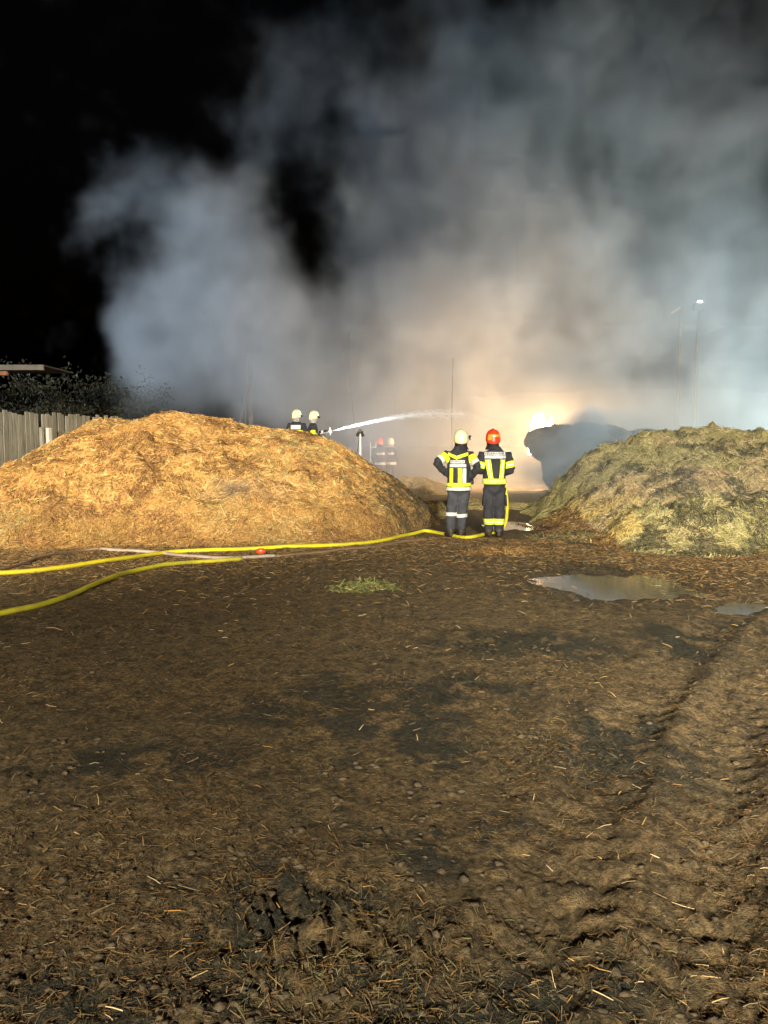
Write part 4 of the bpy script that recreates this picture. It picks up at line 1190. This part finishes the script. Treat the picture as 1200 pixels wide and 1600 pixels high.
lumpy('burnt_bale_heap', bl, .07, M_BURNT, .15, .38, 801, np.vstack([PAL_DARK * 1.5, PAL_BROWN, PAL_TAN * .5]), 16000,
      'dark charred bale heap with a steep overhanging end, bright flames behind it', 'bale heap')
# flames
mf, t, b = new_mat('flame')
t.t.nodes.remove(b)
e = t.n('ShaderNodeEmission'); out = t.t.nodes['Material Output']
tc = t.n('ShaderNodeTexCoord'); sp = t.n('ShaderNodeSeparateXYZ'); t.l(tc.outputs['Generated'], sp.inputs[0])
t.l(t.ramp(sp.outputs[2], [(0, (1, .80, .42)), (.6, (1, .70, .26)), (1, (1, .50, .12))]), e.inputs['Color'])
e.inputs['Strength'].default_value = 60
t.l(e.outputs[0], out.inputs['Surface'])
f0 = at(845, 672, 28.6)
fr = empty('fire', (f0.x, 28.6, f0.z - .9)); tag(fr, 'glaring yellow white fire burning behind the dark bale heap', 'fire')
random.seed(12)
for k in range(15):
    x = random.uniform(-.24, .40); y = random.uniform(-.25, .4); h = (1.60 - 1.5 * x * x) * random.uniform(.80, 1.0); r = random.uniform(.13, .20)
    ph = random.random() * 6
    bm = bmesh.new()
    zz = np.linspace(0, 1, 9)
    bm_tube(bm, [(x * (1 - .2 * s) + .05 * math.sin(4 * s + ph), y + .04 * math.cos(4 * s + ph), h * s) for s in zz], [r * (1 - s) ** .6 * (0.7 + 1.0 * s) + .01 for s in zz], 10)
    bm_obj('flame', bm, mf, fr)

# ------------------------------------------------------------------ FENCE
M_PLANK = []
for k, c in enumerate(((0.30, 0.30, 0.26), (0.25, 0.25, 0.215), (0.34, 0.335, 0.29))):
    m, t, b = new_mat('weathered_plank')
    g = t.n('ShaderNodeNewGeometry'); mp = t.n('ShaderNodeMapping'); mp.inputs['Scale'].default_value = (9, 9, .8); t.l(g.outputs['Position'], mp.inputs[0])
    n1 = t.noise(mp.outputs[0], 2.2, 6, .7)
    t.l(t.ramp(n1.outputs['Fac'], [(.3, tuple(v * .35 for v in c)), (.5, c), (.75, tuple(v * 1.3 for v in c))]), b.inputs['Base Color'])
    t.l(t.bump(n1.outputs['Fac'], .6, .01), b.inputs['Normal']); setc(b, 'Roughness', .85)
    M_PLANK.append(m)
fa_, fb_ = Vector((-9.9, 19.8, 0)), Vector((-8.5, 27.0, 0))
fd = (fb_ - fa_).normalized(); fang = math.atan2(fd.y, fd.x)
fence = empty('plank_fence', fa_, fang); tag(fence, 'weathered grey plank fence standing behind the left end of the straw heap', 'fence')
pw = .178
plank_me = []
for k in range(6):
    bm = bmesh.new(); h = 2.52 + .05 * math.sin(k * 2.1)
    bm_box(bm, (0, 0, h / 2), (pw - .012 - .004 * (k % 3), .028, h), None, .004)
    me_ = bpy.data.meshes.new('plank'); bm.to_mesh(me_); bm.free(); me_.materials.append(M_PLANK[k % 3]); plank_me.append(me_)
random.seed(4)
xx = -6.6
edges = [-6.65, -4.15, -1.70, 0.0 + 1.80 - .0, 1.80 + 2.42, 1.80 + 2.42 + 2.55, 9.3, 11.8]
edges = [-5.6, -3.15, -.70, 1.82, 4.36, 6.90, 9.4, 11.9]
for a, b_ in zip(edges[:-1], edges[1:]):
    a2, b2_ = a + .07, b_ - .07
    n = int(round((b2_ - a2) / pw))
    w = (b2_ - a2) / n
    sag = random.uniform(-.04, .04)
    for k in range(n):
        o = bpy.data.objects.new('plank', plank_me[random.randrange(6)]); link(o, fence)
        o.location = (a2 + w * (k + .5), random.uniform(-.010, .010), sag + random.uniform(-.02, .02) - .05)
        o.scale = (w / pw, 1, 1)
        o.rotation_euler = (random.uniform(-.01, .01), random.uniform(-.004, .004), 0)
    for z in (.5, 2.0):
        bm = bmesh.new(); bm_box(bm, ((a + b_) / 2, .05, z), (b_ - a - .02, .05, .09)); bm_obj('rail', bm, M_PLANK[1], fence, False)
    bm = bmesh.new(); bm_box(bm, (b_, -.05, 1.0), (.10, .10, 2.16), None, .008); bm_obj('post', bm, M_PLANK[2], fence, False)
bm = bmesh.new(); bm_box(bm, (1.99, -.16, 1.02), (.15, .09, 2.1), None, .01)
bm_obj('pale_post', bm, M_PAINTW, fence, False)

# ------------------------------------------------------------------ SHED ROOF CORNER
M_ROOF = mat_cloth('grey_roof_sheet', (0.13, 0.13, 0.125), (0.08, 0.08, 0.075), .7, 6, .2)
M_POLE0 = mat_cloth('shaded_roof_sheet', (.035, .035, .035), (.02, .02, .02), .9)  # near black: the underside's darkness is put into the colour
M_WOODR = mat_cloth('reddish_timber', (0.30, 0.14, 0.08), (0.18, 0.08, 0.05), .8, 8, .3)
c = at(68, 574, 22.5)
sh = empty('open_shed', (c.x, 22.5, 0)); tag(sh, 'shed with a grey roof edge jutting in from the left above the plank fence', 'shed')
bm = bmesh.new(); bm_box(bm, (-3.0, .02, c.z), (6.0, .05, .155), None, .006); bm_obj('fascia_board', bm, M_ROOF, sh, False)
bm = bmesh.new(); bm_box(bm, (-3.0, 1.1, c.z + .05), (5.98, 2.1, .04), Euler((-.01, 0, 0))); bm_obj('roof_sheet', bm, M_POLE0, sh, False)
bm = bmesh.new(); bm_box(bm, (-3.55, .12, c.z - .16), (4.9, .12, .12), None, .006); bm_obj('beam', bm, M_WOODR, sh, False)
for xk in (-3.6, -5.8):
    for yk in (.12, 2.0):
        bm = bmesh.new(); bm_box(bm, (xk, yk, (c.z - .23) / 2), (.14, .14, c.z - .23), None, .006); bm_obj('post', bm, M_WOODR, sh, False)

# ------------------------------------------------------------------ BUSHES BEHIND THE FENCE
M_LEAF = mat_tint('dark_leaf', .7); M_BARK = mat_cloth('bark', (.07, .06, .045), (.04, .035, .028), .9, 10, .5)
def bush(px, py_top, Y, wpx, label, seed):
    r_ = np.random.default_rng(seed)
    top = at(px, py_top, Y); H = top.z; Wd = wpx / F_PX * Y / 2
    root = empty('bush', (top.x, Y, 0)); tag(root, label, 'bush', 'bushes behind the fence')
    tips = []
    bm = bmesh.new()
    for k in range(16):
        a = r_.uniform(0, 2 * PI); s = r_.uniform(.3, 1)
        p = [Vector((0, 0, 0)), Vector((math.cos(a) * Wd * .3 * s, math.sin(a) * Wd * .3 * s, H * .35)), Vector((math.cos(a) * Wd * .8 * s, math.sin(a) * Wd * .8 * s, H * r_.uniform(.65, .95)))]
        q = catmull(p, 4); bm_tube(bm, q, list(np.linspace(.05, .012, len(q))), 5)
        tips += q[3:]
        for m_ in range(5):
            b0 = q[r_.integers(3, len(q))]; d = Vector(r_.normal(size=3)) * .5; d.z = abs(d.z)
            bm_tube(bm, [b0, b0 + d * .5, b0 + d], [.014, .010, .005], 4); tips += [b0 + d * .6, b0 + d]
    bm_obj('branch', bm, M_BARK, root)
    n = 6000
    base = np.array([tips[i] for i in r_.integers(0, len(tips), n)]) + r_.normal(size=(n, 3)) * .20
    N = r_.normal(size=(n, 3)); N /= np.linalg.norm(N, axis=1, keepdims=True)
    T = np.cross(N, r_.normal(size=(n, 3))); T /= np.linalg.norm(T, axis=1, keepdims=True); B = np.cross(N, T)
    s = r_.uniform(.04, .10, (n, 1))
    Vv = np.stack([base - T * s, base + B * s * .5, base + T * s, base - B * s * .5], 1).reshape(-1, 3)
    Fq = np.arange(n * 4).reshape(-1, 4)
    col = np.array([(.016, .021, .011), (.026, .03, .015), (.034, .032, .018)])[r_.integers(0, 3, n)]
    o = link(bpy.data.objects.new('leaves', np_mesh('leaves', Vv, Fq, M_LEAF, False, np.repeat(np.c_[col, np.ones(n)], 4, 0))), root)
    o['kind'] = 'stuff'
for k, (px, py, Y, w, lb) in enumerate(((20, 592, 30, 120, 'dark bush behind the fence under the shed roof edge'), (95, 598, 29, 100, 'dark bush behind the fence, right of the shed roof edge'),
                                        (160, 590, 31, 100, 'dark bush behind the fence beside the smoke edge'), (222, 612, 30, 80, 'low dark bush over the straw heap\'s left crest, half lost in smoke'))):
    bush(px, py, Y, w, lb, 900 + k)

# ------------------------------------------------------------------ POLES, CABLES, MASTS
M_POLE = mat_cloth('weathered_pole_wood', (.13, .10, .075), (.07, .055, .04), .9, 6, .3)
a = at(392, 664, 31.0); tpz = at(392, 560, 31.0).z
po = empty('utility_pole', (a.x, 31.0, 0)); tag(po, 'thick wooden pole with a leaning strut behind the heap crest, fading into smoke', 'pole')
bm = bmesh.new(); bm_tube(bm, [(0, 0, 0), (0, 0, tpz)], [.11, .08], 12); bm_obj('shaft', bm, M_POLE, po)
s0 = at(374, 664, 31.0); s1 = at(386, 612, 31.0)
dx = (s1.x - s0.x) / (s1.z - s0.z)
bm = bmesh.new(); bm_tube(bm, [(s0.x - a.x - dx * s0.z, 0, 0), (s1.x - a.x + dx * .6, 0, s1.z + .6)], [.055, .045], 10); bm_obj('strut', bm, M_POLE, po)
bm = bmesh.new(); x_ = at(384, 640, 31.0).x - a.x; bm_tube(bm, [(x_, 0, 0), (x_, 0, s1.z + .3)], .035, 8); bm_obj('strut', bm, M_POLE, po)
M_CABLE = mat_cloth('dark_cable', (.03, .03, .03), (.02, .02, .02), .8)
for (pts, lb) in (([(553, 655), (550, 630), (546, 600), (545, 570), (545, 520)], 'thin dark cable hanging in the smoke above the water jet'),
                  ([(706, 668), (706, 640), (707, 600), (708, 560)], 'faint thin cable above the left firefighter\'s helmet')):
    P = [at(a_, b_, 32.5) for a_, b_ in pts]; P = [Vector((P[0].x + .05, P[0].y, 0))] + P
    bm = bmesh.new(); bm_tube(bm, P, .018, 6)
    tag(bm_obj('cable', bm, M_CABLE), lb, 'cable')
# portable light tripod behind the heap
c = at(563, 690, 20.8); topz = at(563, 678, 20.8).z
tr = empty('tripod_floodlight', (c.x, 20.8, 0)); tag(tr, 'white light stand with a black head behind the heap\'s right slope, below the jet', 'floodlight')
bm = bmesh.new(); bm_tube(bm, [(0, 0, .15), (0, 0, 1.0), (0, 0, topz + .02)], [.032, .030, .026], 12); bm_obj('mast', bm, M_PAINTW, tr)
for k in range(3):
    a_ = 2 * PI * k / 3 + .4
    bm = bmesh.new(); bm_tube(bm, [(0, 0, 1.1), (.5 * math.cos(a_), .5 * math.sin(a_), -.02)], .014, 8); bm_obj('leg', bm, M_BLACK, tr)
bm = bmesh.new(); bm_tube(bm, [(-.02, 0, topz - .03), (-.09, .0, topz - .55), (-.05, 0, topz - .8)], .008, 6); bm_obj('power_cable', bm, M_BLACK, tr)
for sx_, rot in ((-.055, .55), (.05, -.35)):
    bm = bmesh.new(); bm_box(bm, (sx_, .03, topz + .00), (.085, .10, .13), Euler((.35, rot, 0)), .012)
    bm_obj('lamp_head', bm, M_BLACK, tr, False)
bm = bmesh.new(); bm_box(bm, (-.01, .0, topz + .085), (.07, .07, .10), Euler((0, .1, 0)), .01); bm_obj('mount', bm, M_BLACK, tr, False)
# lighting mast on the right, lost in smoke
c = at(1092, 472, 35.8)
lm = empty('light_mast', (c.x, 35.8, 0)); tag(lm, 'tall mast with a small lit lamp on top, nearly lost in smoke', 'light mast')
bm = bmesh.new(); bm_tube(bm, [(0, 0, 0), (0, 0, c.z - .08)], [.09, .06], 12); bm_obj('mast', bm, M_POLE, lm)
bm = bmesh.new(); bm_box(bm, (0, 0, c.z - .22), (.50, .22, .28), Euler((.3, 0, 0)), .02); bm_obj('lamp_housing', bm, M_BLACK, lm, False)
ml, t, b = new_mat('lit_lamp'); setc(b, 'Base Color', (.8, .85, .9)); b.inputs['Emission Color'].default_value = (.85, .93, 1, 1); b.inputs['Emission Strength'].default_value = 40
bm = bmesh.new(); bm_box(bm, (0, -.09, c.z), (.20, .05, .07), None, .01); bm_obj('lit_lamp', bm, ml, lm, False)
c = at(1064, 482, 36.2)
lm2 = empty('pole_with_arm', (c.x, 36.2, 0)); tag(lm2, 'faint pale pole with a short slanting arm beside the lit mast', 'pole')
bm = bmesh.new(); bm_tube(bm, [(0, 0, 0), (0, 0, c.z + .1)], [.09, .06], 10); bm_obj('shaft', bm, M_POLE, lm2)
bm = bmesh.new(); bm_box(bm, (-.25, -.05, c.z - .10), (.50, .05, .13), Euler((0, -.55, 0)), .01); bm_obj('arm', bm, mat_cloth('faded_pink_paint', (.62, .42, .38), (.5, .35, .3)), lm2, False)

# ------------------------------------------------------------------ FOREGROUND LITTER
# clods
M_CLOD = mat_cloth('mud_clod', (.13, .098, .058), (.045, .034, .02), .9, 30, .8, dist=.02)
def scatter_pts(n, ymin, ymax, power=1.0, ux=.62):
    u = rng.uniform(-ux, ux, n)
    y = ymin * (ymax / ymin) ** (rng.random(n) ** power)
    return u * y, y
ico = bmesh.new(); bmesh.ops.create_icosphere(ico, subdivisions=1, radius=1)
IV = np.array([v.co[:] for v in ico.verts]); IF = np.array([[v.index for v in f.verts] for f in ico.faces]); ico.free()
n = 3200
x, y = scatter_pts(n, 1.8, 6.0, 1.3)
dn = fbm(x, y, .9, 3, 501)
keep = rng.random(n) < np.clip(sstep(.42, .60, dn) + .8 * sstep(3.6, 2.2, y), .04, 1)
x, y = x[keep], y[keep]; n = len(x)
z = ground_h(x, y)
sz = rng.lognormal(math.log(.007), .55, n).clip(.003, .018)
sq = np.stack([sz * rng.uniform(.8, 1.5, n), sz * rng.uniform(.8, 1.5, n), sz * rng.uniform(.35, .6, n)], 1)
VV = IV[None] * sq[:, None, :] * (1 + .35 * rng.normal(size=(n, len(IV), 1)).clip(-1.2, 1.2))
ar = rng.uniform(0, 2 * PI, n)
ca, sa = np.cos(ar)[:, None], np.sin(ar)[:, None]
VX = VV[..., 0] * ca - VV[..., 1] * sa; VY = VV[..., 0] * sa + VV[..., 1] * ca
VV = np.stack([VX + x[:, None], VY + y[:, None], VV[..., 2] + (z + sz * .2)[:, None]], -1).reshape(-1, 3)
FF = (np.arange(n)[:, None, None] * len(IV) + IF[None]).reshape(-1, 3)
clods = link(bpy.data.objects.new('mud_clods', np_mesh('mud_clods', VV, FF, M_CLOD, False)))
tag(clods, 'loose clods of mud strewn over the yard near the camera', 'mud clods', kind='stuff')
# straw litter on the mud
def litter(n, ymin, ymax, pal, L, w, thr, seed, scale=1.0, p=.9, ux=.62, lift=.25, dim=1.0):
    x, y = scatter_pts(n, ymin, ymax, p, ux)
    k = rng.random(n) < np.clip(sstep(thr[0], thr[1], fbm(x, y, scale, 4, seed)), thr[2], 1)
    x, y = x[k], y[k]
    for cx, cy_, rx, ry, dp in PUD:
        m = np.hypot((x - cx) / rx, (y - cy_) / ry) > 1.0
        x, y = x[m], y[m]
    z = ground_h(x, y) + .004
    N = np.tile([0, 0, 1.0], (len(x), 1)) + rng.normal(size=(len(x), 3)) * .12
    N /= np.linalg.norm(N, axis=1, keepdims=True)
    return np.stack([x, y, z], 1), N, pick(pal, len(x)) * dim
PAL_MIX = np.vstack([PAL_STRAW * .62, PAL_TAN * .62, PAL_BROWN, PAL_DARK * 1.4, PAL_BROWN])
P, N, col = litter(110000, 1.9, 15, PAL_MIX, None, None, (.42, .66, .08), 601, .8)
litter_o = strands('straw_litter', P, N, col * .55, (.010, .060), .0022, .30)
tag(litter_o, 'matted straw and hay litter trodden into the mud', 'straw litter', kind='stuff')
P, N, col = litter(1800, 1.9, 13, np.vstack([PAL_STRAW, PAL_TAN * 1.2]), None, None, (.40, .62, .20), 611, 1.1)
o2 = strands('straw_litter', P, N, col * .8, (.02, .10), .0032, .3)
tag(o2, 'single bright straws scattered on the mud', 'straw litter', kind='stuff')
# denser hay spill in the foreground centre and at the foot of the heaps
def spot_litter(n, blobs, pal, L, w, lift=.5):
    xs, ys = [], []
    for (px, py, rx, ry, wt) in blobs:
        c = gd(px, py); k = int(n * wt)
        xs.append(c.x + rng.normal(size=k) * rx); ys.append(c.y + rng.normal(size=k) * ry)
    x = np.concatenate(xs); y = np.concatenate(ys); z = ground_h(x, y) + .01 * rng.random(len(x))
    N = np.tile([0, 0, 1.0], (len(x), 1)) + rng.normal(size=(len(x), 3)) * .35; N /= np.linalg.norm(N, axis=1, keepdims=True)
    return strands('straw_clump', np.stack([x, y, z], 1), N, pick(pal, len(x)), L, w, lift)
o3 = spot_litter(4800, [(560, 1530, .28, .12, .3), (640, 1480, .16, .14, .14), (760, 1560, .3, .08, .12), (560, 1400, .10, .16, .10), (900, 1060, .22, .22, .08), (840, 1170, .22, .3, .12), (480, 1190, .10, .12, .03), (130, 990, .25, .25, .04), (340, 1060, .1, .1, .02), (980, 1500, .22, .08, .06), (380, 1490, .10, .08, .03), (100, 1290, .18, .2, .04)],
                 np.vstack([PAL_STRAW * .36, PAL_TAN * .28, PAL_BROWN * .6, PAL_DARK, PAL_GREEN * .4]), (.015, .065), .0024, .4)
tag(o3, 'tangled wet hay tufts on the churned mud near the camera', 'hay tufts', kind='stuff')
fpx = rng.uniform(-60, 1260, 42000); fpy = np.interp(fpx, [-60, 100, 300, 620, 700, 840, 1000, 1260], [868, 863, 859, 844, 845, 850, 868, 872]) + rng.exponential(20, 42000) - 6
keepm = fpy > 812
pts_ = np.array([gd(a_, b_)[:] for a_, b_ in zip(fpx[keepm], fpy[keepm])])
for cx, cy_, rx, ry, dp in PUD:
    dd_ = np.hypot((pts_[:, 0] - cx) / rx, (pts_[:, 1] - cy_) / ry)
    pts_ = pts_[(dd_ > .98) | ((dd_ > .5) & (rng.random(len(pts_)) < .10))]
pts_[:, 2] = ground_h(pts_[:, 0], pts_[:, 1]) + .006
cx, cy_, rx, ry, dp = PUD[0]
pin = np.hypot((pts_[:, 0] - cx) / rx, (pts_[:, 1] - cy_) / ry) < 1.3
pts_[pin, 2] = np.maximum(pts_[pin, 2], -dp * .6 + .003)
N = np.tile([0, 0, 1.0], (len(pts_), 1)) + rng.normal(size=(len(pts_), 3)) * .2; N /= np.linalg.norm(N, axis=1, keepdims=True)
o4 = strands('straw_fringe', pts_, N, pick(np.vstack([PAL_STRAW * .6, PAL_BROWN, PAL_TAN * .5, PAL_DARK]), len(pts_)), (.04, .14), .0045, .3)
tag(o4, 'straw fringe spilled on the mud along the foot of the heaps', 'straw litter', kind='stuff')
